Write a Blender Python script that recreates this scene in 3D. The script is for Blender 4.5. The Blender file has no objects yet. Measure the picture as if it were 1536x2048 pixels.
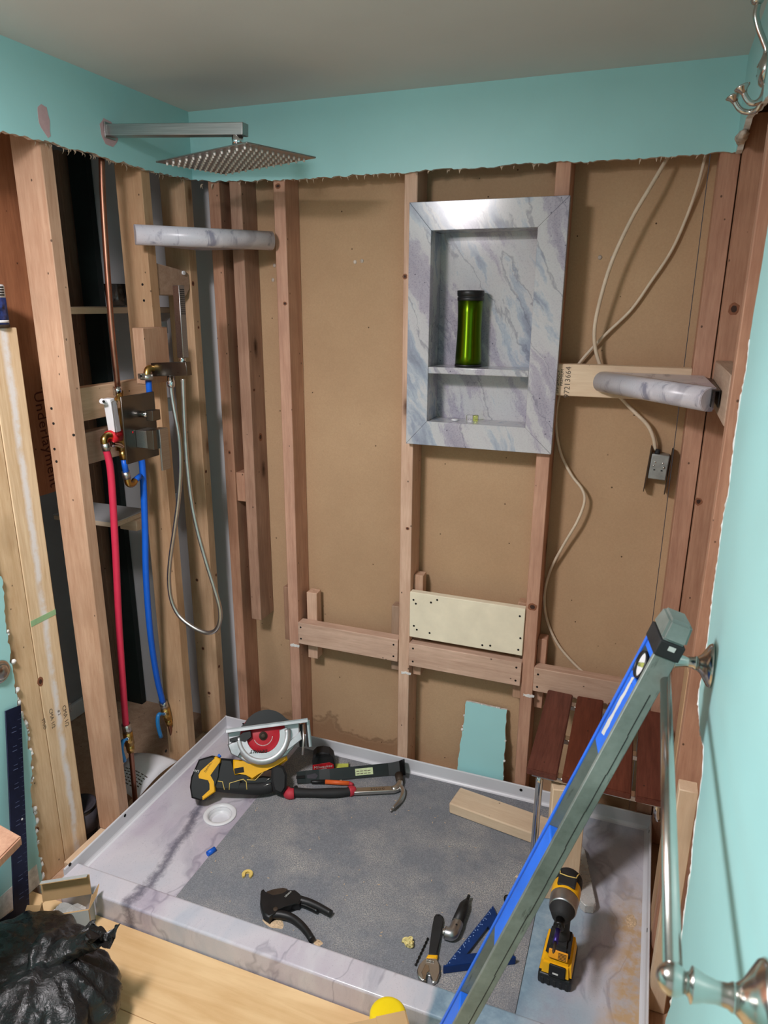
import bpy, bmesh, math, random
from mathutils import Vector, Matrix, noise

# ------------------------------------------------------------------ camera, world, lights, exposure
S = bpy.context.scene
COL = S.collection
FPX = 1408.208
CAM = Vector((1.3573, -1.9665, 1.5746))
YAW, PITCH, ROLL = [math.radians(a) for a in (20.4983, 16.4652, 0.3388)]
FW = Vector((-math.sin(YAW) * math.cos(PITCH), math.cos(YAW) * math.cos(PITCH), -math.sin(PITCH)))
_r = Vector((math.cos(YAW), math.sin(YAW), 0))
_u = _r.cross(FW)
RT = _r * math.cos(ROLL) + _u * math.sin(ROLL)
UP = -_r * math.sin(ROLL) + _u * math.cos(ROLL)
cd = bpy.data.cameras.new('camera')
cd.sensor_fit = 'VERTICAL'
cd.sensor_height = 24.0
cd.lens = FPX / 2048 * 24.0
cd.clip_start = 0.02
cd.dof.use_dof = True
cd.dof.focus_distance = 2.25
cd.dof.aperture_fstop = 6.0
co = bpy.data.objects.new('camera', cd)
COL.objects.link(co)
_m = Matrix((RT, UP, -FW)).transposed().to_4x4()
_m.translation = CAM
co.matrix_world = _m
S.camera = co

W = bpy.data.worlds.new('world')
S.world = W
W.use_nodes = True
W.node_tree.nodes['Background'].inputs[0].default_value = (1.0, 0.95, 1.0, 1)
W.node_tree.nodes['Background'].inputs[1].default_value = 0.05

def lamp(name, kind, loc, power, size=0.1, rot=(0, 0, 0), color=(1, 1, 1)):
    d = bpy.data.lights.new(name, kind)
    d.energy = power
    d.color = color
    if kind == 'AREA':
        d.shape = 'DISK'
        d.size = size
    else:
        d.shadow_soft_size = size
    o = bpy.data.objects.new(name, d)
    COL.objects.link(o)
    o.location = loc
    o.rotation_euler = rot
    return o
lamp('ceiling_lamp_light', 'AREA', (0.42, -1.62, 2.085), 40, 0.30, color=(1.0, 0.945, 0.97))
lamp('ceiling_lamp_glow', 'POINT', (0.42, -1.62, 2.0), 13, 0.09, color=(1.0, 0.945, 0.97))

vs = S.view_settings
vs.view_transform = 'Standard'
vs.look = 'None'
vs.gamma = 1.0
vs.exposure = -0.12
vs.use_curve_mapping = False

# ------------------------------------------------------------------ helpers: pixel of the photo -> point on a real plane of the room
def ray(px, py):
    return FW + RT * ((px - 768) / FPX) - UP * ((py - 1024) / FPX)
def PX(px, py, x):
    r = ray(px, py); return CAM + r * ((x - CAM.x) / r.x)
def PY(px, py, y):
    r = ray(px, py); return CAM + r * ((y - CAM.y) / r.y)
def PZ(px, py, z):
    r = ray(px, py); return CAM + r * ((z - CAM.z) / r.z)
def PP(px, py, p0, n):
    r = ray(px, py); return CAM + r * ((Vector(p0) - CAM).dot(n) / r.dot(n))
V = lambda *a: Vector(a)

def c(r, g, b):
    f = lambda v: (v / 12.92) if v <= 0.04045 else ((v + 0.055) / 1.055) ** 2.4
    return (f(r / 255), f(g / 255), f(b / 255), 1)

# ------------------------------------------------------------------ materials
class NT:
    def __init__(s, name):
        s.m = bpy.data.materials.new(name); s.m.use_nodes = True
        s.t = s.m.node_tree; s.b = s.t.nodes['Principled BSDF']
    def n(s, typ, **kw):
        x = s.t.nodes.new(typ)
        for k, v in kw.items():
            if k in x.inputs: s.set(x.inputs[k], v)
            else: setattr(x, k, v)
        return x
    def set(s, inp, v):
        if hasattr(v, 'is_output'): s.t.links.new(v, inp)
        else: inp.default_value = v
    def P(s, **kw):
        for k, v in kw.items(): s.set(s.b.inputs[k.replace('_', ' ')], v)
    def obj(s, scale=(1, 1, 1), loc=(0, 0, 0), rnd=0, kind='Object'):
        tc = s.n('ShaderNodeTexCoord')
        mp = s.n('ShaderNodeMapping')
        mp.inputs['Scale'].default_value = scale
        mp.inputs['Location'].default_value = loc
        src = tc.outputs[kind]
        if rnd:
            oi = s.n('ShaderNodeObjectInfo')
            mu = s.n('ShaderNodeVectorMath', operation='SCALE')
            cb = s.n('ShaderNodeCombineXYZ')
            for i in range(3): s.set(cb.inputs[i], oi.outputs['Random'])
            s.set(mu.inputs[0], cb.outputs[0]); mu.inputs['Scale'].default_value = rnd
            ad = s.n('ShaderNodeVectorMath', operation='ADD')
            s.set(ad.inputs[0], src); s.set(ad.inputs[1], mu.outputs[0]); src = ad.outputs[0]
        s.set(mp.inputs['Vector'], src)
        return mp.outputs[0]
    def noise(s, vec, scale=5, detail=4, rough=.5, dist=0, out='Fac'):
        x = s.n('ShaderNodeTexNoise')
        s.set(x.inputs['Vector'], vec)
        x.inputs['Scale'].default_value = scale; x.inputs['Detail'].default_value = detail
        x.inputs['Roughness'].default_value = rough; x.inputs['Distortion'].default_value = dist
        return x.outputs[out]
    def vor(s, vec, scale=5, feature='F1', out='Distance'):
        x = s.n('ShaderNodeTexVoronoi', feature=feature)
        s.set(x.inputs['Vector'], vec); x.inputs['Scale'].default_value = scale
        return x.outputs[out]
    def ramp(s, fac, stops):
        x = s.n('ShaderNodeValToRGB')
        e = x.color_ramp.elements
        while len(e) < len(stops): e.new(0.5)
        for el, (p, col) in zip(e, stops):
            el.position = p; el.color = col if len(col) == 4 else (*col, 1)
        s.set(x.inputs[0], fac); return x.outputs[0]
    def val(s, fac, a, b, lo=0.0, hi=1.0):
        x = s.n('ShaderNodeMapRange')
        x.inputs['From Min'].default_value = a; x.inputs['From Max'].default_value = b
        x.inputs['To Min'].default_value = lo; x.inputs['To Max'].default_value = hi
        s.set(x.inputs['Value'], fac); return x.outputs[0]
    def mix(s, fac, a, b, mode='MIX'):
        x = s.n('ShaderNodeMix', data_type='RGBA', blend_type=mode)
        s.set(x.inputs[0], fac); s.set(x.inputs[6], a); s.set(x.inputs[7], b)
        return x.outputs[2]
    def math(s, op, a, b=0.0, d=None):
        x = s.n('ShaderNodeMath', operation=op)
        s.set(x.inputs[0], a); s.set(x.inputs[1], b)
        if d is not None: s.set(x.inputs[2], d)
        return x.outputs[0]
    def bump(s, h, strength=.2, dist=.002):
        x = s.n('ShaderNodeBump')
        x.inputs['Strength'].default_value = strength; x.inputs['Distance'].default_value = dist
        s.set(x.inputs['Height'], h); s.set(s.b.inputs['Normal'], x.outputs[0])

def plain(name, col, rough=.5, metal=0.0, var=.08, scale=30, bump=0.0, coat=0, ior=1.45, spec=.5):
    t = NT(name)
    v = t.obj((1, 1, 1), rnd=3)
    n = t.noise(v, scale, 4, .6)
    d = tuple(x * (1 - var * 1.6) for x in col[:3]) + (1,)
    l = tuple(min(1, x * (1 + var)) for x in col[:3]) + (1,)
    t.P(Base_Color=t.ramp(n, [(.3, d), (.7, l)]), Roughness=t.val(n, .2, .8, rough * .85, min(1, rough * 1.15)), Metallic=metal, IOR=ior)
    t.b.inputs['Coat Weight'].default_value = coat
    t.b.inputs['Specular IOR Level'].default_value = spec
    if bump: t.bump(t.noise(v, scale * 4, 4, .6), bump, .001)
    return t.m

def wood(name, light, dark, knot, knots=.055, rough=.62, grain=.5, tone=.22):
    t = NT(name)
    v = t.obj((1, 1, 1), rnd=37.0)
    st = t.n('ShaderNodeMapping'); t.set(st.inputs['Vector'], v); st.inputs['Scale'].default_value = (1, 1, .09)
    band = t.noise(st.outputs[0], 22, 3, .5, 1.2)
    fine = t.noise(st.outputs[0], 160, 5, .65, .3)
    blot = t.noise(v, 6, 3, .55)
    kv = t.n('ShaderNodeMapping'); t.set(kv.inputs['Vector'], v); kv.inputs['Scale'].default_value = (6.5, 6.5, 2.7)
    kd = t.vor(kv.outputs[0], 1.0)
    wob = t.noise(v, 60, 3)
    kk = t.math('MULTIPLY_ADD', wob, .05, kd)
    kmask = t.val(kk, knots + .025 + .05, knots + .0, 0, 1)
    khalo = t.val(kk, knots + .22, knots + .03, 0, .55)
    mixf = t.math('MULTIPLY_ADD', fine, grain, t.math('MULTIPLY', band, 1 - grain))
    col = t.ramp(mixf, [(.30, dark), (.46, tuple((a + b) / 2 for a, b in zip(dark, light))), (.62, light)])
    col = t.mix(t.val(blot, .35, .7, 0, .35), col, tuple(x * .72 for x in dark[:3]) + (1,))
    oi = t.n('ShaderNodeObjectInfo')
    hsv = t.n('ShaderNodeHueSaturation'); t.set(hsv.inputs['Color'], col)
    t.set(hsv.inputs['Value'], t.val(oi.outputs['Random'], 0, 1, 1 - tone, 1 + tone * .6))
    t.set(hsv.inputs['Saturation'], t.val(oi.outputs['Random'], 0, 1, 1.05, .9))
    col = t.mix(khalo, hsv.outputs[0], tuple(x * .55 for x in dark[:3]) + (1,))
    col = t.mix(kmask, col, knot)
    sp = t.vor(t.obj((1, 1, .8), rnd=11), 26)
    col = t.mix(t.val(sp, .075, .05, 0, .75), col, (.02, .012, .008, 1))
    t.P(Base_Color=col, Roughness=rough)
    t.b.inputs['Specular IOR Level'].default_value = .25
    t.bump(mixf, .25, .002)
    return t.m

M = {}
M['stud'] = wood('stud_wood', c(212, 176, 148), c(180, 138, 110), c(70, 40, 26), .03)
M['stud_yellow'] = wood('yellow_stud_wood', c(218, 182, 146), c(188, 148, 112), c(96, 56, 30), .06)
M['stud_red'] = wood('old_red_stud_wood', c(204, 158, 130), c(170, 122, 98), c(64, 36, 24), .045)
M['stud_dark'] = wood('old_dark_stud_wood', c(176, 136, 110), c(138, 100, 78), c(58, 34, 22), .05)
M['pine'] = wood('new_pine_wood', c(234, 210, 180), c(216, 186, 154), c(140, 88, 54), .03, tone=.08)
M['pine_grey'] = wood('grey_pine_wood', c(190, 162, 140), c(160, 130, 108), c(84, 54, 38), .03)
M['blocking'] = wood('dusty_block_wood', c(208, 174, 150), c(176, 140, 116), c(78, 50, 36), .02)
M['jamb_pine'] = wood('weathered_pine', c(228, 198, 158), c(200, 162, 118), c(130, 84, 54), .03, tone=.02)
M['teak'] = wood('oiled_teak', c(112, 60, 44), c(76, 36, 26), c(50, 24, 18), .0, rough=.38, tone=.06)
M['ply'] = wood('red_plywood', c(188, 122, 82), c(152, 92, 60), c(74, 38, 24), .03, tone=.05)
M['subply'] = wood('subfloor_plywood', c(200, 168, 140), c(168, 134, 108), c(84, 56, 40), .03, tone=.05)
M['teal'] = plain('teal_paint', c(160, 212, 212), .42, var=.03, scale=3, bump=.05)
M['teal_right'] = M['teal']
M['ceiling'] = plain('ceiling_paint', c(206, 208, 206), .8, var=.02, scale=4, bump=.08)
M['gypsum'] = plain('broken_gypsum', c(196, 182, 168), .95, var=.3, scale=60, bump=.6)
M['gypsum_white'] = plain('white_gypsum', c(226, 224, 220), .95, var=.15, scale=60, bump=.6)
M['torn'] = plain('torn_paper', c(190, 168, 146), .9, var=.15)
M['scrape'] = plain('pink_scraped_drywall', c(190, 160, 162), .9, var=.08, scale=40)
M['white_wall'] = plain('white_drywall', c(206, 206, 208), .8, var=.03, scale=5)
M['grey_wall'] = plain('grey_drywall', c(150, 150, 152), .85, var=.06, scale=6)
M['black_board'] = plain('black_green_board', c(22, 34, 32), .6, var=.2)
M['white_plastic'] = plain('white_plastic', c(226, 226, 228), .35, var=.02)
M['flange'] = plain('white_acrylic', c(214, 214, 218), .3, var=.02, scale=8)
M['black_hole'] = plain('dark_hole', c(14, 12, 11), .9, var=.1)
M['black_plastic'] = plain('black_plastic', c(26, 26, 27), .45, var=.12, bump=.08)
M['black_rubber'] = plain('black_rubber', c(34, 34, 35), .7, var=.15, bump=.15)
M['black_steel'] = plain('black_painted_steel', c(13, 13, 14), .34, var=.1)
M['yellow'] = plain('tool_yellow', c(240, 178, 20), .42, var=.05)
M['grey_print'] = plain('pale_grey_print', c(205, 205, 200), .5, var=.03)
M['black_print'] = plain('black_print', c(24, 20, 18), .7, var=.1)
M['brown_print'] = plain('brown_print', c(92, 42, 26), .85, var=.1)
M['grey_ink'] = plain('grey_ink', c(96, 84, 74), .85, var=.2)
M['red'] = plain('tool_red', c(196, 30, 40), .45, var=.06)
M['redgrip'] = plain('red_grip', c(190, 52, 66), .6, var=.08)
M['orange'] = plain('orange_plastic', c(232, 104, 46), .5, var=.05)
M['blade_red'] = plain('red_blade', c(186, 28, 44), .4, var=.05)
M['alu'] = plain('cast_aluminium', c(178, 178, 180), .38, 1.0, var=.08, scale=40)
M['alu_light'] = plain('magnesium_guard', c(196, 196, 198), .42, .75, var=.06, scale=40)
M['steel'] = plain('bright_steel', c(200, 198, 194), .34, 1.0, var=.06)
M['chrome'] = plain('chrome', c(214, 214, 216), .09, 1.0, var=.02)
M['nickel'] = plain('satin_nickel', c(196, 192, 186), .2, 1.0, var=.04)
M['gunmetal'] = plain('brushed_nickel_dark', c(104, 100, 95), .3, 1.0, var=.05, scale=20)
M['brass'] = plain('brass', c(196, 160, 92), .3, 1.0, var=.1)
M['copper'] = plain('copper_pipe', c(158, 112, 92), .42, 1.0, var=.14, scale=14)
M['pex_red'] = plain('red_pex', c(208, 48, 78), .42, var=.04)
M['pex_blue'] = plain('blue_pex', c(20, 96, 206), .4, var=.04)
M['cable'] = plain('cream_cable', c(214, 196, 172), .55, var=.08)
M['galv'] = plain('galvanised_box', c(160, 162, 160), .5, .6, var=.14, scale=40)
M['bracket'] = plain('dark_bracket', c(70, 58, 48), .6, .4, var=.2)
M['white_paint'] = plain('cream_painted_board', c(236, 226, 200), .6, var=.06, scale=12)
M['cardboard'] = plain('cardboard', c(190, 156, 112), .85, var=.06, scale=12)
M['cardwhite'] = plain('white_cardboard', c(186, 192, 190), .7, var=.03, scale=12)
M['paper'] = plain('white_paper', c(228, 228, 232), .8, var=.02)
M['level_blue'] = plain('level_blue', c(40, 110, 226), .45, var=.1, scale=14)
M['square_blue'] = plain('anodised_blue', c(26, 62, 128), .42, .5, var=.12, scale=40)
M['navy_steel'] = plain('navy_steel', c(22, 30, 58), .4, .5, var=.2, scale=20)
M['tub_yellow'] = plain('yellow_tub', c(244, 214, 24), .35, var=.02)
M['clip'] = plain('cream_clip', c(226, 196, 110), .6, var=.08)
M['foam'] = plain('crumpled_paper', c(222, 206, 140), .8, var=.2, scale=80)
M['tape_green'] = plain('yellow_green_tape', c(200, 206, 90), .5, var=.1)
M['sticker'] = plain('green_sticker', c(206, 220, 170), .6, var=.1, scale=120)
M['olive'] = plain('scuffed_wood', c(150, 112, 80), .7, var=.1)
M['can_blue'] = plain('can_label', c(44, 66, 130), .4, var=.6, scale=50)
M['sawdust'] = plain('sawdust', c(212, 184, 150), .95, var=.2, scale=200, bump=.6)
M['purple'] = plain('purple_bit', c(54, 42, 110), .35, .6, var=.1)
M['dark_grey'] = plain('dark_primer', c(60, 56, 62), .7, var=.25, scale=30)  # mottled dark grey for the tin lid, its label and the nail slot

def m_nickel_brushed():
    t = NT('brushed_shower_steel')
    v = t.obj((1, 1, 1))
    s = t.noise(t.obj((4, 300, 300)), 2, 3)
    t.P(Base_Color=t.ramp(s, [(.3, c(150, 148, 146)), (.7, c(172, 170, 168))]), Metallic=1.0, Roughness=t.val(s, .3, .7, .3, .42))
    return t.m
M['brushed'] = m_nickel_brushed()

def m_tumbler():
    t = NT('green_metallic')
    t.P(Base_Color=c(90, 118, 18), Metallic=1.0, Roughness=.3)
    tg = t.n('ShaderNodeTangent', direction_type='RADIAL', axis='Z'); t.set(t.b.inputs['Tangent'], tg.outputs[0])
    t.b.inputs['Anisotropic'].default_value = .9; t.b.inputs['Anisotropic Rotation'].default_value = .25
    return t.m
M['green'] = m_tumbler()

def m_clear(name, col=(1, 1, 1, 1), rough=.12, tr=1.0):
    t = NT(name)
    n = t.noise(t.obj(), 60, 4)
    t.P(Base_Color=col, Roughness=t.val(n, .3, .8, rough * .5, rough * 2), IOR=1.46)
    t.b.inputs['Transmission Weight'].default_value = tr
    return t.m
M['clear'] = m_clear('clear_plastic')
M['clear_cloudy'] = m_clear('cloudy_plastic', (.80, .78, .75, 1), .25, .45)
M['vial'] = m_clear('vial_liquid', (.85, .95, .25, 1), .1)

def m_sheath():
    t = NT('brown_drywall_paper')
    v = t.obj()
    n = t.noise(v, 2.2, 5, .6); f = t.noise(v, 220, 3, .6)
    col = t.ramp(n, [(.3, c(178, 146, 114)), (.7, c(194, 162, 128))])
    col = t.mix(t.val(f, .3, .7, 0, .22), col, c(150, 120, 90))
    sp = t.vor(v, 19)
    col = t.mix(t.val(sp, .055, .035, 0, .85), col, c(52, 32, 20))
    # water stain that creeps up from the floor
    sx = t.n('ShaderNodeSeparateXYZ'); t.set(sx.inputs[0], v)
    w = t.noise(v, 9, 4, .55)
    h = t.math('MULTIPLY_ADD', w, -.24, sx.outputs['Z'])
    band = t.val(t.math('ABSOLUTE', t.math('ADD', h, .035)), .012, .002, 0, .3)
    body = t.val(h, -.02, -.06, 0, .4)
    inx = t.val(sx.outputs['X'], .75, .62, 0, 1)
    col = t.mix(t.math('MULTIPLY', body, inx), col, c(96, 58, 34))
    col = t.mix(t.math('MULTIPLY', band, inx), col, c(56, 28, 18))
    t.P(Base_Color=col, Roughness=.85)
    t.b.inputs['Specular IOR Level'].default_value = .2
    t.bump(f, .15, .001)
    return t.m
M['sheath'] = m_sheath()

def m_marble(name, rot=(0, 0, .6), zone=None, rough=.2, bright=1.0):
    t = NT(name)
    tc = t.obj()
    wn = t.noise(tc, 2.6, 4, .55, out='Color')
    sub = t.n('ShaderNodeVectorMath', operation='SUBTRACT'); t.set(sub.inputs[0], wn); sub.inputs[1].default_value = (.5, .5, .5)
    scl = t.n('ShaderNodeVectorMath', operation='SCALE'); t.set(scl.inputs[0], sub.outputs[0]); scl.inputs['Scale'].default_value = .30
    ad = t.n('ShaderNodeVectorMath', operation='ADD'); t.set(ad.inputs[0], tc); t.set(ad.inputs[1], scl.outputs[0])
    mp = t.n('ShaderNodeMapping'); t.set(mp.inputs['Vector'], ad.outputs[0]); mp.inputs['Rotation'].default_value = rot; mp.inputs['Scale'].default_value = (1, .3, .4)
    a = t.noise(mp.outputs[0], 4.2, 5, .55)
    b = t.noise(mp.outputs[0], 9.0, 6, .62, .6)
    vv = t.math('ABSOLUTE', t.math('SUBTRACT', t.noise(mp.outputs[0], 3.0, 5, .5, .4), .5))
    g = lambda *q: tuple(min(1, x * bright) for x in c(*q)[:3]) + (1,)
    col = t.ramp(a, [(.28, g(150, 162, 178)), (.40, g(186, 190, 200)), (.52, g(204, 200, 206)), (.66, g(188, 178, 190)), (.8, g(160, 158, 172))])
    col = t.mix(t.val(b, .54, .74, 0, .6), col, g(142, 140, 156))
    col = t.mix(t.val(b, .40, .26, 0, .55), col, g(206, 208, 208))
    col = t.mix(t.val(vv, .010, .001, 0, .35), col, g(104, 100, 116))
    sp = t.noise(tc, 260, 3, .7)
    col = t.mix(t.val(sp, .6, .74, 0, .5), col, g(120, 118, 132))
    if zone: col = zone(t, tc, col, g)
    t.P(Base_Color=col, Roughness=rough)
    t.b.inputs['Specular IOR Level'].default_value = .45
    return t.m
def pan_zone(t, v, col, g):
    sx = t.n('ShaderNodeSeparateXYZ'); t.set(sx.inputs[0], v)
    X, Y = sx.outputs['X'], sx.outputs['Y']
    n = t.noise(v, 3.5, 5, .6); n2 = t.noise(v, 40, 4, .6)
    # one big dark vein on the left panel, running along it
    d = t.math('ABSOLUTE', t.math('MULTIPLY_ADD', Y, .16, t.math('SUBTRACT', t.math('MULTIPLY_ADD', t.noise(v, 14, 8, .75), .085, X),   .135)))
    col = t.mix(t.math('MULTIPLY', t.val(d, .022, .002, 0, .8), t.val(X, .35, .3, 0, 1)), col, g(92, 90, 104))
    # the blue print of the right third
    blue = t.ramp(t.noise(v, 14, 6, .7), [(.3, g(104, 130, 150)), (.55, g(140, 164, 180)), (.75, g(168, 184, 194))])
    m = t.val(t.math('MULTIPLY_ADD', n, .05, X), 1.055, 1.068, 0, 1)
    m = t.math('MULTIPLY', m, t.val(t.math('MULTIPLY_ADD', n, -.35, X), 1.22, 1.10, 0, 1))
    col = t.mix(m, col, blue)
    # sawdust lying at the right edge
    ds = t.math('MULTIPLY', t.val(t.math('MULTIPLY_ADD', n, .12, X), 1.46, 1.5, 0, 1), t.val(n2, .35, .6, .3, .95))
    ds = t.math('MULTIPLY', ds, t.val(Y, -.2, -.4, 0, 1))
    return t.mix(ds, col, c(196, 164, 124))
M['marble_pan'] = m_marble('marble_pan', (0, 0, .12), pan_zone)
M['marble_curb'] = m_marble('marble_curb', (0, 0, .25), pan_zone, .22)
def niche_zone(t, v, col, g):
    wn = t.noise(v, 5, 5, .6, out='Color')
    sc = t.n('ShaderNodeVectorMath', operation='MULTIPLY_ADD'); t.set(sc.inputs[0], wn); sc.inputs[1].default_value = (.10, .10, .10); t.set(sc.inputs[2], v)
    ro = t.n('ShaderNodeMapping'); ro.inputs['Rotation'].default_value = (0, math.radians(28), 0); t.set(ro.inputs['Vector'], sc.outputs[0])
    mp = t.n('ShaderNodeMapping'); mp.inputs['Scale'].default_value = (1.15, .8, .2); t.set(mp.inputs['Vector'], ro.outputs[0])
    n = t.noise(mp.outputs[0], 8.5, 7, .6, .2)
    k = t.ramp(n, [(.30, g(112, 118, 134)), (.385, g(150, 160, 176)), (.43, g(176, 184, 194)), (.455, g(200, 200, 200)), (.53, g(196, 194, 196)), (.555, g(176, 170, 182)), (.64, g(160, 154, 168)), (.75, g(128, 124, 140))])
    col = t.mix(.86, col, k)
    ve = t.math('ABSOLUTE', t.math('SUBTRACT', t.noise(mp.outputs[0], 5.0, 6, .55, .3), .5))
    col = t.mix(t.val(ve, .012, .002, 0, .45), col, g(104, 104, 120))
    gr = t.noise(v, 230, 3, .7)
    col = t.mix(t.math('MULTIPLY', t.val(gr, .50, .66, 0, .5), t.val(n, .50, .60, .3, 1)), col, g(116, 112, 128))
    sp = t.vor(v, 46)
    return t.mix(t.math('MULTIPLY', t.val(sp, .11, .07, 0, .8), t.val(n, .53, .58, 0, 1)), col, g(70, 68, 84))
M['marble'] = m_marble('marble_niche', (0, .42, 0), niche_zone, .16, .93)
def tube_zone(t, v, col, g):
    mp = t.n('ShaderNodeMapping'); mp.inputs['Rotation'].default_value = (.5, .9, .5); mp.inputs['Scale'].default_value = (1, .25, 1); t.set(mp.inputs['Vector'], v)
    n = t.noise(mp.outputs[0], 26, 5, .6, .8)
    return t.mix(t.val(n, .54, .66, 0, .8), col, g(116, 116, 136))
M['marble_tube'] = m_marble('marble_shelf', (.3, .5, .8), tube_zone, .3, 1.06)

def m_mat():
    t = NT('grey_protection_mat')
    v = t.obj()
    f = t.noise(v, 420, 4, .7); n = t.noise(v, 7, 6, .62); n3 = t.noise(v, 2.6, 3, .5)
    col = t.ramp(f, [(.3, c(98, 101, 107)), (.55, c(127, 130, 136)), (.75, c(160, 161, 165))])
    dust = t.math('MULTIPLY', t.val(n, .42, .66, 0, 1), t.val(t.noise(v, 330, 3, .7), .46, .6, 0, .85))
    dust = t.math('MULTIPLY', dust, t.val(n3, .36, .58, .25, 1))
    col = t.mix(dust, col, c(204, 196, 184))
    t.P(Base_Color=col, Roughness=.8)
    t.b.inputs['Specular IOR Level'].default_value = .3
    t.bump(f, .5, .001)
    return t.m
M['mat'] = m_mat()

def m_lam():
    t = NT('honey_laminate')
    v = t.obj((1, 1, 1), rnd=21)
    st = t.n('ShaderNodeMapping'); t.set(st.inputs['Vector'], v); st.inputs['Scale'].default_value = (.1, 1, 1)
    a = t.noise(st.outputs[0], 26, 5, .6, .8); b = t.noise(v, 5, 4)
    col = t.ramp(t.math('MULTIPLY_ADD', b, .4, t.math('MULTIPLY', a, .6)), [(.35, c(208, 168, 118)), (.6, c(230, 196, 148))])
    t.P(Base_Color=col, Roughness=.35)
    return t.m
M['laminate'] = m_lam()

def m_bag():
    t = NT('black_bin_bag')
    v = t.obj()
    n = t.noise(v, 16, 6, .62, .4)
    t.P(Base_Color=c(26, 26, 27), Roughness=t.val(n, .3, .7, .2, .34))
    t.bump(t.noise(v, 30, 6, .58, 1.8), .75, .006)
    return t.m
M['bag'] = m_bag()

def m_level():
    t = NT('scuffed_grey_aluminium')
    v = t.obj()
    n = t.noise(v, 9, 6, .65); f = t.noise(t.obj((1, 1, .15)), 90, 5, .7)
    col = t.ramp(n, [(.3, c(96, 104, 98)), (.6, c(132, 140, 134)), (.8, c(150, 156, 150))])
    col = t.mix(t.val(f, .62, .74, 0, .7), col, c(44, 48, 46))
    t.P(Base_Color=col, Metallic=.25, Roughness=.55)
    return t.m
M['level_grey'] = m_level()

def m_post():
    """weathered pale stud with a plaster smear down its face"""
    t = NT('plaster_smeared_wood')
    v = t.obj()
    st = t.obj((1, 1, .08))
    a = t.noise(st, 24, 4, .55, 1); f = t.noise(st, 150, 4, .6)
    col = t.ramp(t.math('MULTIPLY_ADD', f, .4, t.math('MULTIPLY', a, .6)), [(.3, c(200, 166, 126)), (.6, c(232, 206, 170))])
    sx = t.n('ShaderNodeSeparateXYZ'); t.set(sx.inputs[0], v)
    w = t.noise(v, 14, 6, .65)
    d = t.math('ABSOLUTE', t.math('ADD', t.math('MULTIPLY_ADD', w, -.03, sx.outputs['X']), .012))
    col = t.mix(t.math('MULTIPLY', t.val(d, .014, .004, 0, .95), t.val(w, .36, .5, .35, 1)), col, c(232, 228, 226))
    t.P(Base_Color=col, Roughness=.75)
    t.bump(f, .2, .001)
    return t.m
M['post'] = m_post()

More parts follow.
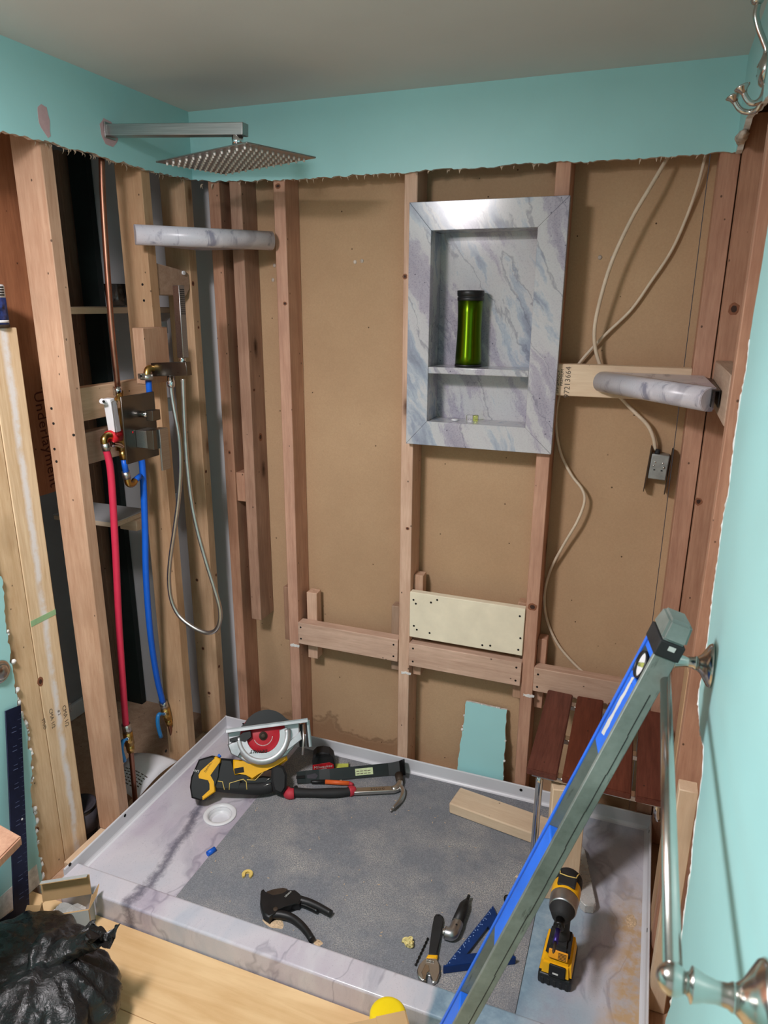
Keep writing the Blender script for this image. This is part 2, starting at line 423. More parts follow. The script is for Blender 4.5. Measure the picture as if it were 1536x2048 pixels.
# ------------------------------------------------------------------ mesh helper
class MB:
    """collects primitives into one mesh; every primitive is given in the local frame X (default identity)"""
    def __init__(s): s.bm = bmesh.new(); s.mi = 0; s.X = Matrix.Identity(4)
    def _fin(s, geom_faces):
        for f in geom_faces: f.material_index = s.mi
    def poly(s, verts, faces, smooth=False):
        vs = [s.bm.verts.new(s.X @ Vector(v)) for v in verts]
        out = []
        for f in faces:
            try:
                fc = s.bm.faces.new([vs[i] for i in f]); fc.material_index = s.mi; fc.smooth = smooth; out.append(fc)
            except ValueError: pass
        return vs, out
    def box(s, lo, hi, bev=0.0, seg=2):
        x0, y0, z0 = [min(a, b) for a, b in zip(lo, hi)]; x1, y1, z1 = [max(a, b) for a, b in zip(lo, hi)]
        v = [(x0, y0, z0), (x1, y0, z0), (x1, y1, z0), (x0, y1, z0), (x0, y0, z1), (x1, y0, z1), (x1, y1, z1), (x0, y1, z1)]
        f = [(0, 3, 2, 1), (4, 5, 6, 7), (0, 1, 5, 4), (1, 2, 6, 5), (2, 3, 7, 6), (3, 0, 4, 7)]
        vs, fs = s.poly(v, f)
        if bev > 0:
            es = list({e for fc in fs for e in fc.edges})
            r = bmesh.ops.bevel(s.bm, geom=es, offset=bev, segments=seg, affect='EDGES', profile=.6)
            for fc in r['faces']: fc.material_index = s.mi; fc.smooth = True
        return s
    def hexa(s, v, bev=0.0):
        f = [(0, 3, 2, 1), (4, 5, 6, 7), (0, 1, 5, 4), (1, 2, 6, 5), (2, 3, 7, 6), (3, 0, 4, 7)]
        vs, fs = s.poly(v, f)
        bmesh.ops.recalc_face_normals(s.bm, faces=fs)
        if bev > 0:
            es = list({e for fc in fs for e in fc.edges})
            r = bmesh.ops.bevel(s.bm, geom=es, offset=bev, segments=2, affect='EDGES')
            for fc in r['faces']: fc.material_index = s.mi
        return s
    def prism(s, pts, z0, z1, bev=0.0, smooth=False):
        """2-D outline in local XY extruded from z0 to z1"""
        n = len(pts)
        area = sum(pts[i][0] * pts[(i + 1) % n][1] - pts[(i + 1) % n][0] * pts[i][1] for i in range(n))
        if area < 0: pts = pts[::-1]
        v = [(p[0], p[1], z0) for p in pts] + [(p[0], p[1], z1) for p in pts]
        f = [tuple(range(n - 1, -1, -1)), tuple(range(n, 2 * n))] + [(i, (i + 1) % n, n + (i + 1) % n, n + i) for i in range(n)]
        vs, fs = s.poly(v, f)
        if smooth:
            for fc in fs[2:]: fc.smooth = True
        if bev > 0:
            es = [e for fc in fs[:2] for e in fc.edges]
            r = bmesh.ops.bevel(s.bm, geom=es, offset=bev, segments=2, affect='EDGES')
            for fc in r['faces']: fc.material_index = s.mi; fc.smooth = True
        return s
    def tube(s, pts, r, n=12, caps=True, closed=False):
        pts = [Vector(p) for p in pts]; m = len(pts)
        rs = r if isinstance(r, (list, tuple)) else [r] * m
        tang = []
        for i in range(m):
            a = pts[i - 1] if i > 0 else pts[0]; b = pts[i + 1] if i < m - 1 else pts[-1]
            tang.append((b - a).normalized())
        ref = Vector((0, 0, 1)) if abs(tang[0].z) < .9 else Vector((1, 0, 0))
        u = tang[0].cross(ref).normalized(); rings = []
        verts = []; faces = []
        for i in range(m):
            t = tang[i]; u = (u - t * u.dot(t)).normalized(); w = t.cross(u)
            for k in range(n):
                a = 2 * math.pi * k / n
                verts.append(pts[i] + (u * math.cos(a) + w * math.sin(a)) * rs[i])
        for i in range(m - 1):
            for k in range(n):
                faces.append((i * n + k, i * n + (k + 1) % n, (i + 1) * n + (k + 1) % n, (i + 1) * n + k))
        nb = len(faces)
        if caps:
            faces.append(tuple(range(n - 1, -1, -1))); faces.append(tuple(range((m - 1) * n, m * n)))
        vs, fs = s.poly(verts, faces, True)
        for fc in fs[nb:]: fc.smooth = False
        return s
    def cyl(s, p0, p1, r0, r1=None, n=24): return s.tube([p0, p1], [r0, r0 if r1 is None else r1], n)
    def lathe(s, prof, n=32, axis='Z', o=(0, 0, 0)):
        """profile [(r, h)] turned round an axis through o"""
        verts = []; faces = []; o = Vector(o); m = len(prof)
        for r, h in prof:
            for k in range(n):
                a = 2 * math.pi * k / n
                p = Vector((r * math.cos(a), r * math.sin(a), h))
                if axis == 'X': p = Vector((p.z, p.x, p.y))
                if axis == 'Y': p = Vector((p.y, p.z, p.x))
                verts.append(o + p)
        for i in range(m - 1):
            for k in range(n):
                faces.append((i * n + k, i * n + (k + 1) % n, (i + 1) * n + (k + 1) % n, (i + 1) * n + k))
        nb = len(faces)
        shut = prof[0] == prof[-1]
        if prof[0][0] > 1e-5 and not shut: faces.append(tuple(range(n - 1, -1, -1)))
        if prof[-1][0] > 1e-5 and not shut: faces.append(tuple(range((m - 1) * n, m * n)))
        vs, fs = s.poly(verts, faces, True)
        bmesh.ops.remove_doubles(s.bm, verts=vs, dist=1e-6)
        return s
    def ball(s, ctr, r, seg=20, squash=(1, 1, 1)):
        mt = s.X @ Matrix.Translation(Vector(ctr)) @ Matrix.Diagonal((*[r * q for q in squash], 1))
        g = bmesh.ops.create_uvsphere(s.bm, u_segments=seg, v_segments=seg // 2 + 2, radius=1, matrix=mt)
        for v in g['verts']:
            for f in v.link_faces: f.smooth = True; f.material_index = s.mi
        return s
    def build(s, name, mats, parent=None, loc=None, mat=None, kind=None, label=None, fix=True):
        me = bpy.data.meshes.new(name)
        if fix: bmesh.ops.recalc_face_normals(s.bm, faces=s.bm.faces[:])
        s.bm.to_mesh(me); s.bm.free()
        for m in (mats if isinstance(mats, (list, tuple)) else [mats]): me.materials.append(M[m] if isinstance(m, str) else m)
        o = bpy.data.objects.new(name, me); COL.objects.link(o)
        if mat is not None: o.matrix_world = mat
        if loc is not None: o.location = loc
        if parent is not None: adopt(o, parent)
        if kind: o['kind'] = kind
        if label: o['label'] = label
        return o
def adopt(o, parent):
    """parent an object that stands in world coordinates"""
    o.parent = parent
    o.matrix_parent_inverse = wm(parent).inverted()
def wm(o):
    m = o.matrix_basis.copy()
    if o.parent: m = wm(o.parent) @ o.matrix_parent_inverse @ m
    return m
def thing(name, label, cat, loc=(0, 0, 0), group=None):
    o = bpy.data.objects.new(name, None); COL.objects.link(o)
    o.empty_display_size = .05
    o.location = loc; o['label'] = label; o['category'] = cat
    if group: o['group'] = group
    return o
def tag(o, label, cat, group=None):
    o['label'] = label; o['category'] = cat
    if group: o['group'] = group
    return o
def struct(name, label=None):
    o = bpy.data.objects.new(name, None); COL.objects.link(o); o['kind'] = 'structure'
    if label: o['label'] = label
    return o
def frame(o, x, y, z=None):
    x = Vector(x).normalized(); y = Vector(y); y = (y - x * y.dot(x)).normalized(); z = x.cross(y)
    m = Matrix((x, y, z)).transposed().to_4x4(); m.translation = Vector(o); return m
def timber(name, lo, hi, mat, parent, label=None, bev=.002, axis=None):
    """a board between two world corners; its mesh runs along local Z so the grain follows the length"""
    d = [abs(b - a) for a, b in zip(lo, hi)]; ct = [(a + b) / 2 for a, b in zip(lo, hi)]
    ax = axis if axis is not None else d.index(max(d))
    ords = {0: ((0, 1, 0), (0, 0, 1)), 1: ((0, 0, 1), (1, 0, 0)), 2: ((1, 0, 0), (0, 1, 0))}[ax]
    m = frame(ct, *ords)
    a, b = {0: (d[1], d[2]), 1: (d[2], d[0]), 2: (d[0], d[1])}[ax]
    mb = MB(); mb.box((-a / 2, -b / 2, -d[ax] / 2), (a / 2, b / 2, d[ax] / 2), bev, 1)
    return mb.build(name, mat, parent, mat=m, label=label)
def timber2(name, p0, p1, wdir, w, d, mat, parent=None, label=None, bev=.002):
    p0, p1 = Vector(p0), Vector(p1); z = (p1 - p0).normalized(); x = Vector(wdir); x = (x - z * x.dot(z)).normalized()
    y = z.cross(x); m = Matrix((x, y, z)).transposed().to_4x4(); m.translation = (p0 + p1) / 2; L = (p1 - p0).length
    mb = MB(); mb.box((-w / 2, -d / 2, -L / 2), (w / 2, d / 2, L / 2), bev, 1)
    return mb.build(name, mat, parent, mat=m, label=label)
def text(name, body, size, m, mat, parent, label=None, ext=.0003, align='CENTER', spacing=1.0, shear=0.0, off=0.0):
    cu = bpy.data.curves.new(name, 'FONT'); cu.body = body; cu.size = size; cu.extrude = ext; cu.align_x = align; cu.align_y = 'CENTER'
    cu.space_character = spacing; cu.shear = shear; cu.offset = off
    cu.materials.append(M[mat]); cu.resolution_u = 2
    tmp = bpy.data.objects.new(name, cu); COL.objects.link(tmp)
    bpy.context.view_layer.update()
    me = bpy.data.meshes.new_from_object(tmp.evaluated_get(bpy.context.evaluated_depsgraph_get()))
    bpy.data.objects.remove(tmp); bpy.data.curves.remove(cu)
    o = bpy.data.objects.new(name, me); COL.objects.link(o); o.matrix_world = m
    adopt(o, parent)
    if label: o['label'] = label
    return o
def smooth_path(pts, n=8):
    """Catmull-Rom through points"""
    P = [Vector(p) for p in pts]; P = [P[0] * 2 - P[1]] + P + [P[-1] * 2 - P[-2]]; out = []
    for i in range(1, len(P) - 2):
        for k in range(n):
            t = k / n; a, b, q, d = P[i - 1], P[i], P[i + 1], P[i + 2]
            out.append(.5 * ((2 * b) + (q - a) * t + (2 * a - 5 * b + 4 * q - d) * t * t + (3 * b - a - 3 * q + d) * t ** 3))
    out.append(P[-2]); return out
RND = random.Random(7)
def jag(pts, amp, step=.012, seed=1, skip=()):
    """roughen the edges of an outline, except those whose index is in skip"""
    R = random.Random(seed); out = []; n = len(pts)
    for i in range(n):
        a, b = Vector(pts[i]), Vector(pts[(i + 1) % n]); out.append((a.x, a.y))
        if i in skip: continue
        d = b - a; L = d.length; k = max(1, int(L / step)); nrm = Vector((-d.y, d.x)) / max(L, 1e-6); off = 0
        for j in range(1, k):
            off = off * .6 + R.uniform(-amp, amp); q = a + d * ((j + R.uniform(-.3, .3)) / k) + nrm * off; out.append((q.x, q.y))
    return out

# ------------------------------------------------------------------ structure: floor, ceiling, walls
ZP, ZT, ZF = .036, .0651, .085      # pan floor, curb top, flange top
YF, YC = -.823, -.750               # curb front and inner edge
fl = struct('floor')
MB().box((-.9, -3.2, -.05), (1.6, YF - .003, -.012)).build('underlay', 'subply', fl)
R = random.Random(3)
y = YF - .003
row = 0
while y > -3.2:
    y1 = max(-3.2, y - .19); x = -.9 - R.uniform(0, .8)
    if row == 0: x = -1.25
    while x < 1.6:
        x1 = x + 1.2
        a, b = max(x, -.9), min(x1, 1.6)
        if b - a > .02:
            mb = MB(); L = (b - a) / 2; wv = (y - y1) / 2
            mb.box((-L + .0004, -wv + .0004, -.006), (L - .0004, wv - .0004, .006), .0012, 1)
            mb.build('plank', 'laminate', fl, loc=((a + b) / 2, (y + y1) / 2, -.006))
        x = x1
    y = y1; row += 1
sub = struct('subfloor')
MB().box((-.9, YF - .003, -.07), (1.65, .2, -.03)).build('plywood', 'subply', sub)
for x0, x1, y0, y1 in ((-.1, -.012, -.72, .0127),):
    timber('sole_plate', (x0, y0, -.029), (x1, y1, .009), 'pine', sub)
timber('sole_plate', (.03, .0127, -.029), (1.5, .1, .009), 'stud', sub)
timber('sole_plate', (1.5, -1.2, -.029), (1.59, .0127, .009), 'stud', sub)
HC = 2.1127
ce = MB(); ce.box((-.9, -3.2, HC), (1.7, .2, HC + .03)); o = ce.build('ceiling', 'ceiling'); o['kind'] = 'structure'
wf = MB(); wf.box((-.9, -3.23, -.05), (1.7, -3.2, HC)); o = wf.build('wall_front', 'white_wall'); o['kind'] = 'structure'

wb = struct('wall_back'); wl = struct('wall_left'); wr = struct('wall_right')
# --- drywall bands with torn lower edges
FB = frame((0, .0127, 0), (1, 0, 0), (0, 0, 1))        # local x = X, y = Z, z = -Y : for the back wall
def band(name, outline, fr, thick, parent, mats, skip, amp=.0035, seed=1, step=.012, label=None):
    mb = MB(); pts = jag(outline, amp, step, seed, skip)
    n = len(pts); mb.prism(pts, 0, thick)
    mb.bm.faces.ensure_lookup_table()
    mb.bm.normal_update()
    for f in mb.bm.faces:
        if len(f.verts) == 4 and abs(f.normal.z) < .5: f.material_index = 1
        elif f.normal.z < -.5: f.material_index = 2
    return mb.build(name, mats, parent, mat=fr, label=label)
o = band('drywall_sheet', [(-.0127, HC), (-.0127, 1.930), (.06, 1.923), (.28, 1.916), (.66, 1.915), (.95, 1.918), (1.2, 1.914), (1.4844, 1.916), (1.4844, HC)], FB, .0127, wb,
         ['teal', 'gypsum', 'sheath'], (0, 7, 8), .0026, 5, .008, label='teal painted drywall band with torn lower edge on back wall')
FL = frame((-.0127, 0, 0), (0, 1, 0), (0, 0, 1))       # local x = Y, y = Z, z = +X
band('drywall_sheet', [(.012, HC), (0, 1.930), (-.2, 1.924), (-.36, 1.927), (-.55, 1.928), (-.69, 1.922), (-1.2, 1.92), (-1.2, HC)], FL, .0127, wl,
     ['teal', 'gypsum', 'sheath'], (0, 5, 6, 7), .003, 6, .008, label='teal painted drywall band with torn lower edge on left wall')
MB().box((-.0127, -3.2, 1.92), (0, -1.2, HC)).build('drywall_sheet', 'teal', wl)
FR = frame((1.4971, 0, 0), (0, -1, 0), (0, 0, 1))      # local x = -Y, y = Z, z = -X
def rp(px, py): p = PX(px, py, 1.4844); return (-p.y, p.z)
low = [(1499, 679), (1492, 741), (1482, 791), (1470, 872), (1456, 992), (1447, 1028), (1436, 1114), (1428, 1167), (1420, 1237), (1415, 1282), (1406, 1340), (1398, 1380), (1396, 1409), (1400, 1465), (1407, 1494), (1405, 1543), (1400, 1580), (1394, 1620), (1385, 1690), (1382, 1738), (1372, 1799), (1361, 1890), (1352, 1950), (1340, 2015), (1331, 2040)]
pts = [(-.0, HC), (-.0, 1.912)] + [rp(1493, 234), rp(1517, 210), rp(1536, 190), (.66, 1.885), (.79, 1.84), (.815, 1.70)] + [rp(*q) for q in low] + [(1.06, .40), (1.07, .2), (1.075, .0), (3.2, 0.0), (3.2, HC)]
band('drywall_sheet', pts, FR, .0127, wr, ['teal_right', 'gypsum_white', 'sheath'], (0, len(pts) - 1, len(pts) - 2, len(pts) - 3), .0022, 8, .010, label='pale teal drywall with ragged cut edge on right wall')
# chalky broken rim along the two vertical cuts
def rim(name, P, out_, parent, seed):
    R = random.Random(seed); Q = []
    for a, b in zip(P, P[1:]):
        k = max(2, int((b - a).length / .006))
        for j in range(k): Q.append(a.lerp(b, j / k) + V(0, R.uniform(-.0012, .0012), 0) + out_ * R.uniform(-.0008, .0004))
    MB().tube(Q, [R.uniform(.0010, .0026) for _ in Q], 6).build(name, 'gypsum_white', parent)
rim('broken_rim', [PX(x + 1, y, 1.4848) for x, y in low[:-1]], V(-1, 0, 0), wr, 3)
# torn paper hanging along the cut edges
mb = MB(); R = random.Random(12)
def curl(x, y, z, nx, ny):
    p = Vector((x, y, z)); L = R.uniform(.005, .016); w = R.uniform(.0015, .004); dx = R.uniform(-.006, .006)
    pr = []; ax = Vector((ny, nx, 0))
    for k in range(4):
        t = k / 3; q = p + Vector((nx * .004 * math.sin(t * 3) + ax.x * dx * t, ny * .004 * math.sin(t * 3) + ax.y * dx * t, -L * t)); pr.append(q)
    for k in range(3):
        wa = w * (1 - k * .3); wb_ = w * (1 - (k + 1) * .3)
        mb.poly([pr[k] - ax * wa, pr[k] + ax * wa, pr[k + 1] + ax * wb_, pr[k + 1] - ax * wb_], [(0, 1, 2, 3)])
for i in range(46): curl(R.uniform(.02, 1.46), R.uniform(.001, .011), 1.917, 0, -1)
mb.build('torn_paper_fringe', 'torn', wb, kind='stuff')
mb = MB()
for i in range(34): curl(R.uniform(-.011, -.001), R.uniform(-.7, -.02), 1.926, 1, 0)
mb.build('torn_paper_fringe', 'torn', wl, kind='stuff')
# rough gypsum lump at the right corner
mb = MB(); mb.ball((1.487, -.10, 1.928), .02, 12, (.6, 2.4, .7))
for v in mb.bm.verts: v.co += Vector((noise.noise(v.co * 60), noise.noise(v.co * 60 + V(9, 3, 1)), noise.noise(v.co * 60 + V(2, 7, 5)))) * .006
mb.build('broken_gypsum', 'gypsum', wr)

# --- sheathing behind the back studs
MB().box((.045, .1016, -.03), (1.434, .113, HC)).build('backing_panel', 'sheath', wb, label='brown paper back of the drywall of the next room')
MB().box((1.436, .1016, -.03), (1.62, .113, HC)).build('backing_panel', 'sheath', wb)
# closet beyond the left wall
wc = struct('wall_closet')
MB().box((-.68, .131, -.03), (.044, .145, HC)).build('drywall_sheet', 'white_wall', wc, label='white drywall seen through the gap in the corner')
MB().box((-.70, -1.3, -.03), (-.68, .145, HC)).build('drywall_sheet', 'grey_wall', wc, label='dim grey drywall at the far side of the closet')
MB().box((-.678, -.6, -.029), (-.664, .12, .035), .003).build('baseboard', 'white_plastic', wc)
mb = MB()
a, b, d2, e = PY(163, 600, .11), PY(203, 600, .11), PY(277, 1340, .11), PY(243, 1360, .11)
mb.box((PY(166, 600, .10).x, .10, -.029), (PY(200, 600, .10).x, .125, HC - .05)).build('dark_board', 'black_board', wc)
timber('stud', (a.x - .055, .085, -.029), (a.x - .008, .13, HC - .05), 'stud_dark', wc)

# --- plywood sheet and pale jamb at the left
XJ = -.12
MB().box((-.25, -1.5, 1.045), (-.235, -.4, HC)).build('plywood_sheet', 'ply', wl, label='reddish plywood sheet stamped Underlayment')
p = PX(92, 880, -.2345)
text('stamp', 'Underlayment', .046, frame((-.2345, p.y, p.z), (0, .06, -1), (0, 1, 0.06)), 'brown_print', wl, ext=.0001, spacing=1.05)
def jy(px, py): return PX(px, py, XJ)
ztop = jy(30, 655).z
yr = jy(88, 1050).y; ym = jy(31, 1050).y
for nm, ya, yb in (('jamb_stud', ym + .0006, yr), ('jamb_stud', ym - .09, ym - .0006)):
    mb = MB(); w = (yb - ya) / 2; L = (ztop + .03) / 2
    mb.box((-w, -.019, -L), (w, .019, L), .003, 2)
    mb.build(nm, 'post' if yb == yr else 'jamb_pine', wl, mat=frame((XJ - .019, (ya + yb) / 2, ztop - L), (0, 1, 0), (-1, 0, 0)), label='pale stud at the wall end smeared with plaster' if yb == yr else None)
timber('jamb_stud', (XJ - .108, ym - .09, -.03), (XJ - .039, yr - .03, ztop), 'stud_dark', wl)
# stamps on the jamb
for i, (px, py, s, z) in enumerate(((131, 1432, 'CMA 1/2', .019), (104, 1437, 'CMA 1/2', .017), (118, 1425, '# 2', .012), (88, 1448, 'STUD', .014), (141, 1415, 'STUD', .012))):
    p = PX(px, py, XJ + .0004)
    text('stamp', s, z, frame(p, (0, .04, -1), (0, 1, .04)), 'grey_ink', wl, ext=.00005)
MB().box((XJ, jy(60, 1237).y, jy(90, 1237).z - .004), (XJ + .0006, yr - .001, jy(90, 1237).z + .012)).build('green_tape_scrap', plain('pale_green_tape', c(150, 186, 140), .7), wl)
# teal drywall in front of the jamb: ragged white edge
FJ = frame((XJ + .0005, 0, 0), (0, 1, 0), (0, 0, 1))
edge = [(-8, 1130), (5, 1160), (12, 1250), (24, 1330), (34, 1410), (50, 1450), (60, 1500), (63, 1600), (70, 1660), (80, 1720), (84, 1790)]
eo = [(PX(a, b, XJ + .012).y, PX(a, b, XJ + .012).z) for a, b in edge]
eo = [(eo[0][0], 1.20)] + eo + [(eo[-1][0], .002), (-3.2, .002), (-3.2, 1.20)]
band('drywall_sheet', eo, FJ, .0127, wl, ['teal', 'gypsum_white', 'sheath'], (0, len(eo) - 1, len(eo) - 2, len(eo) - 3), .004, 9, .009, label='teal drywall with crumbling white edge at left front')
for pz in (0,):
    MB().box((XJ + .0132, -3.2, .003), (XJ + .0137, eo[-4][0] - .002, .07)).build('bare_strip', 'gypsum_white', wl)
mb = MB(); R = random.Random(4)
for a, b in zip(edge[2:-1], edge[3:]):
    for k in range(5):
        t = R.random(); q = PX(a[0] + (b[0] - a[0]) * t + R.uniform(-1, 4), a[1] + (b[1] - a[1]) * t, XJ + .006)
        mb.ball(q, R.uniform(.004, .009), 6)
for v in mb.bm.verts: v.co += Vector((noise.noise(v.co * 150), noise.noise(v.co * 150 + V(9, 3, 1)), noise.noise(v.co * 150 + V(2, 7, 5)))) * .004
mb.build('gypsum_crumbs', 'gypsum_white', wl, kind='stuff')
# scraped paint patches
def patch(px, fr, parent, name='scraped_patch'):
    mb = MB(); mb.prism(jag(px, .0015, .008, 3), 0, .0006); return mb.build(name, 'scrape', parent, mat=fr)
FLs = frame((.00005, 0, 0), (0, 1, 0), (0, 0, 1))
def ly(px, py): p = PX(px, py, 0.0); return (p.y, p.z)
patch([ly(*q) for q in ((75, 214), (82, 208), (93, 215), (99, 240), (101, 272), (96, 276), (88, 264), (78, 246))], FLs, wl)
patch([ly(*q) for q in ((199, 248), (207, 236), (222, 244), (233, 262), (236, 280), (226, 294), (211, 288), (202, 268))], FLs, wl)

# --- studs
T1 = .0127
ZB, ZS = .010, 1.99
timber('stud', (-.1017, -.571, ZB), (-.0127, -.533, ZS), 'stud', wl, 'tall stud left of the valve with nail holes and pencil marks')
timber('stud', (-.1017, -.222, ZB), (-.0127, -.184, ZS), 'stud_yellow', wl, 'yellow stud behind the shower valve plate')
timber('stud', (-.1017, -.026, ZB), (-.0127, T1 - .0005, ZS), 'stud_yellow', wl, 'knotty corner stud of the left wall')
xs = [(.044, .083, ZB, 'stud_red'), (.118, .158, .500, 'stud_dark'), (.2663, .3045, ZB, 'stud_red'), (.6709, .709, ZB, 'stud'), (1.0755, 1.1135, ZB, 'stud_red'), (1.453, 1.4975, ZB, 'stud_red')]
labs = ['reddish corner stud of the back wall', 'dark cut off stud hanging beside the corner stud', 'back wall stud with split face left of the bay', 'back wall stud at the left side of the niche', 'back wall stud at the right side of the niche', 'reddish stud in the right back corner']
for (a, b, z0, m), lb in zip(xs, labs):
    timber('stud', (a, T1, z0), (b, .1015, ZS), m, wb, lb)
timber('blocking', (.0835, T1 + .004, .93), (.1175, .1, 1.03), 'stud_red', wb)
timber('top_plate', (.03, .02, ZS), (1.5, .1015, ZS + .06), 'stud', wb)
timber('stud', (1.502, -.470, ZB), (1.591, -.432, ZS), 'stud_red', wr, 'right wall stud beside the ragged teal drywall')
timber('stud', (1.499, -.026, ZB), (1.588, T1 - .0005, ZS), 'stud_red', wr, 'knotty right wall stud in the back corner')
timber('stud', (1.50, -.590, ZB), (1.538, -.552, .612), 'pine', wr, 'short pale stud at the bottom of right wall')
timber('stud', (1.5, -.431, ZB), (1.539, -.345, .80), 'stud_yellow', wr, 'short pale sister stud on right wall')
timber('blocking', (1.500, -.431, 1.345), (1.538, -.0265, 1.446), 'pine_grey', wr, 'grey block behind the corner shelf bracket')
timber2('blocking', (1.553, -.33, .80), (1.553, -.10, 1.06), (0, 1, -1), .09, .03, 'pine_grey', wr, 'grey scrap board wedged between right studs')
MB().box((1.6, -1.3, -.03), (1.615, .2, HC)).build('outer_panel', 'sheath', wr)

# --- blocking of the left wall
timber('blocking', (-.0935, -.5325, 1.268), (-.0555, -.2225, 1.356), 'stud_yellow', wl, 'upper horizontal block behind the shower valve')
timber('blocking', (-.0935, -.5325, 1.150), (-.0555, -.2225, 1.236), 'pine_grey', wl, 'lower horizontal block behind the shower valve')
timber('blocking', (-.0125, -.318, 1.352), (.0255, -.2225 + .012, 1.507), 'stud', wl, 'short upright block screwed to the yellow stud', axis=2)
b = MB()
pg = [(-.184, 1.684), (-.045, 1.668), (-.030, 1.66), (-.028, 1.618), (-.050, 1.594), (-.184, 1.596)]
b.prism(pg, 0, .036, .002).build('blocking', 'pine_grey', wl, mat=frame((-.052, 0, 0), (0, 1, 0), (0, 0, 1)), label='notched grey board between the yellow and corner studs')
mb = MB(); mb.cyl((-.0165, -.06, 1.662), (-.010, -.06, 1.662), .006).build('anchor', 'white_plastic', wl)
for z0, z1 in ((1.225, 1.268), (1.478, 1.515), (.915, .94)):
    MB().box((-.16, -.10, z0), (-.148, .02, z1)).build('white_batten', 'white_wall', wc)
timber('blocking', (-.147, -.11, 1.36), (-.115, -.07, 1.545), 'pine', wl)
# stud details: drilled holes and nails on the left studs, kept as small dark plugs
mb = MB(); R = random.Random(2)
for px, py in ((103, 817), (107, 847), (109, 898), (113, 923), (147, 870), (285, 569), (288, 601)):
    p = PY(px, py, -.5715 if px < 200 else -.2225)
    mb.cyl((p.x, p.y + .002, p.z), (p.x, p.y - .0008, p.z), .0035, n=10)
mb.build('nail_hole', 'black_hole', wl, kind='stuff')

# --- blocking of the back wall
def bb(x0, x1, z0, z1, y0, y1, m, lab, name='blocking_board'): return timber(name, (x0, y0, z0), (x1, y1, z1), m, wb, lab)
bb(1.1137, 1.4527, 1.337, 1.422, .0125, .0505, 'pine', 'pale new board stamped 97213664 right of the niche')
text('stamp', '97213664', .021, frame((1.146, .0122, 1.374), (0, 0, 1), (-1, 0, 0)), 'grey_ink', wb, ext=.00005)
text('stamp', 'SPF SPRUCE', .012, frame((1.120, .0122, 1.374), (0, 0, 1), (-1, 0, 0)), 'black_print', wb, ext=.00005)
text('stamp', 'PREMIUM', .011, frame((1.130, .0122, 1.386), (0, 0, 1), (-1, 0, 0)), 'black_print', wb, ext=.00005)
bb(.3047, .6707, .441, .522, .006, .044, 'blocking', 'dusty low blocking board in the left bay')
bb(.7092, 1.0753, .437, .518, .004, .042, 'blocking', 'stained low blocking board below the white board')
bb(1.1137, 1.4527, .430, .510, .004, .042, 'blocking', 'weathered low blocking board behind the bench')
bb(.7092, 1.0753, .541, .698, .006, .030, 'white_paint', 'cream painted board between the two middle studs')
for a, b_, z0, z1, m in ((.322, .360, .372, .622, 'stud'), (.634, .6705, .388, .622, 'pine_grey'), (.7095, .74, .385, .742, 'stud'), (1.046, 1.0750, .37, .70, 'stud'), (1.114, 1.142, .35, .59, 'stud_red')):
    timber('cleat', (a, .0445, z0), (b_, .083, z1), m, wb)
timber('cleat', (.246, .02, .44), (.2658, .06, .64), 'stud_dark', wb)
# screw heads in the low boards
mb = MB()
for x, z, y0 in [(.316, .505, .006), (.316, .462, .006), (.656, .502, .006), (.656, .46, .006), (.724, .502, .004), (.724, .455, .004), (1.06, .5, .004), (1.06, .455, .004), (1.127, .49, .004), (1.127, .447, .004),
                 (.722, .672, .006), (.73, .66, .006), (.78, .672, .006), (.80, .684, .006), (.725, .582, .006), (.735, .570, .006), (.778, .566, .006), (1.06, .672, .006), (1.066, .6, .006), (1.062, .56, .006), (.95, .555, .006), (.975, .558, .006)]:
    mb.cyl((x, y0 + .002, z), (x, y0 - .0008, z), .0034, n=8)
mb.build('screw_hole', 'black_hole', wb, kind='stuff')
# knots and plaster remains on the studs
def knots(parent, items):
    mb = MB(); R = random.Random(14)
    for px, py, plane, val, rx, rz in items:
        p = PY(px, py, val) if plane == 'y' else PX(px, py, val)
        mb.X = frame(p, (1, 0, 0), (0, 0, 1)) if plane == 'y' else frame(p, (0, 1, 0), (0, 0, 1))
        for k_, m_ in ((1.0, 0), (.55, 1)):
            mb.mi = m_; z_ = .0002 + .0002 * m_
            mb.prism([(rx * k_ * math.cos(a * .524) * R.uniform(.85, 1.12), rz * k_ * math.sin(a * .524) * R.uniform(.85, 1.12)) for a in range(12)], -.001, z_)
    return mb.build('knots', [M['knot_ring'], M['knot_core']], parent, kind='stuff')
M['knot_ring'] = plain('knot_ring', c(138, 88, 62), .7, var=.15, scale=80)
M['knot_core'] = plain('knot_core', c(62, 38, 28), .7, var=.2, scale=80)
knots(wb, [(1065, 1214, 'y', T1, .015, .012), (570, 607, 'y', T1, .007, .006), (810, 553, 'y', T1, .007, .008), (815, 1057, 'y', T1, .006, .005), (459, 905, 'y', T1, .006, .007), (508, 780, 'x', .1581, .007, .005), (521, 874, 'x', .1581, .012, .014), (556, 372, 'y', T1, .010, .007)])
knots(wr, [(1468, 618, 'y', -.0262, .013, .015), (1397, 1003, 'y', -.0262, .010, .011)])
knots(wl, [(412, 943, 'x', -.0126, .006, .006), (438, 1333, 'x', -.0126, .006, .007), (432, 1150, 'x', -.0126, .004, .006), (418, 1386, 'y', -.0262, .007, .006), (397, 655, 'x', -.0126, .005, .005), (386, 567, 'x', -.0126, .007, .008), (394, 1160, 'y', -.0262, .006, .006), (406, 1297, 'y', -.0262, .006, .006), (74, 1660, 'x', XJ + .0002, .008, .009), (81, 1363, 'x', XJ + .0002, .010, .014)])
mb = MB()
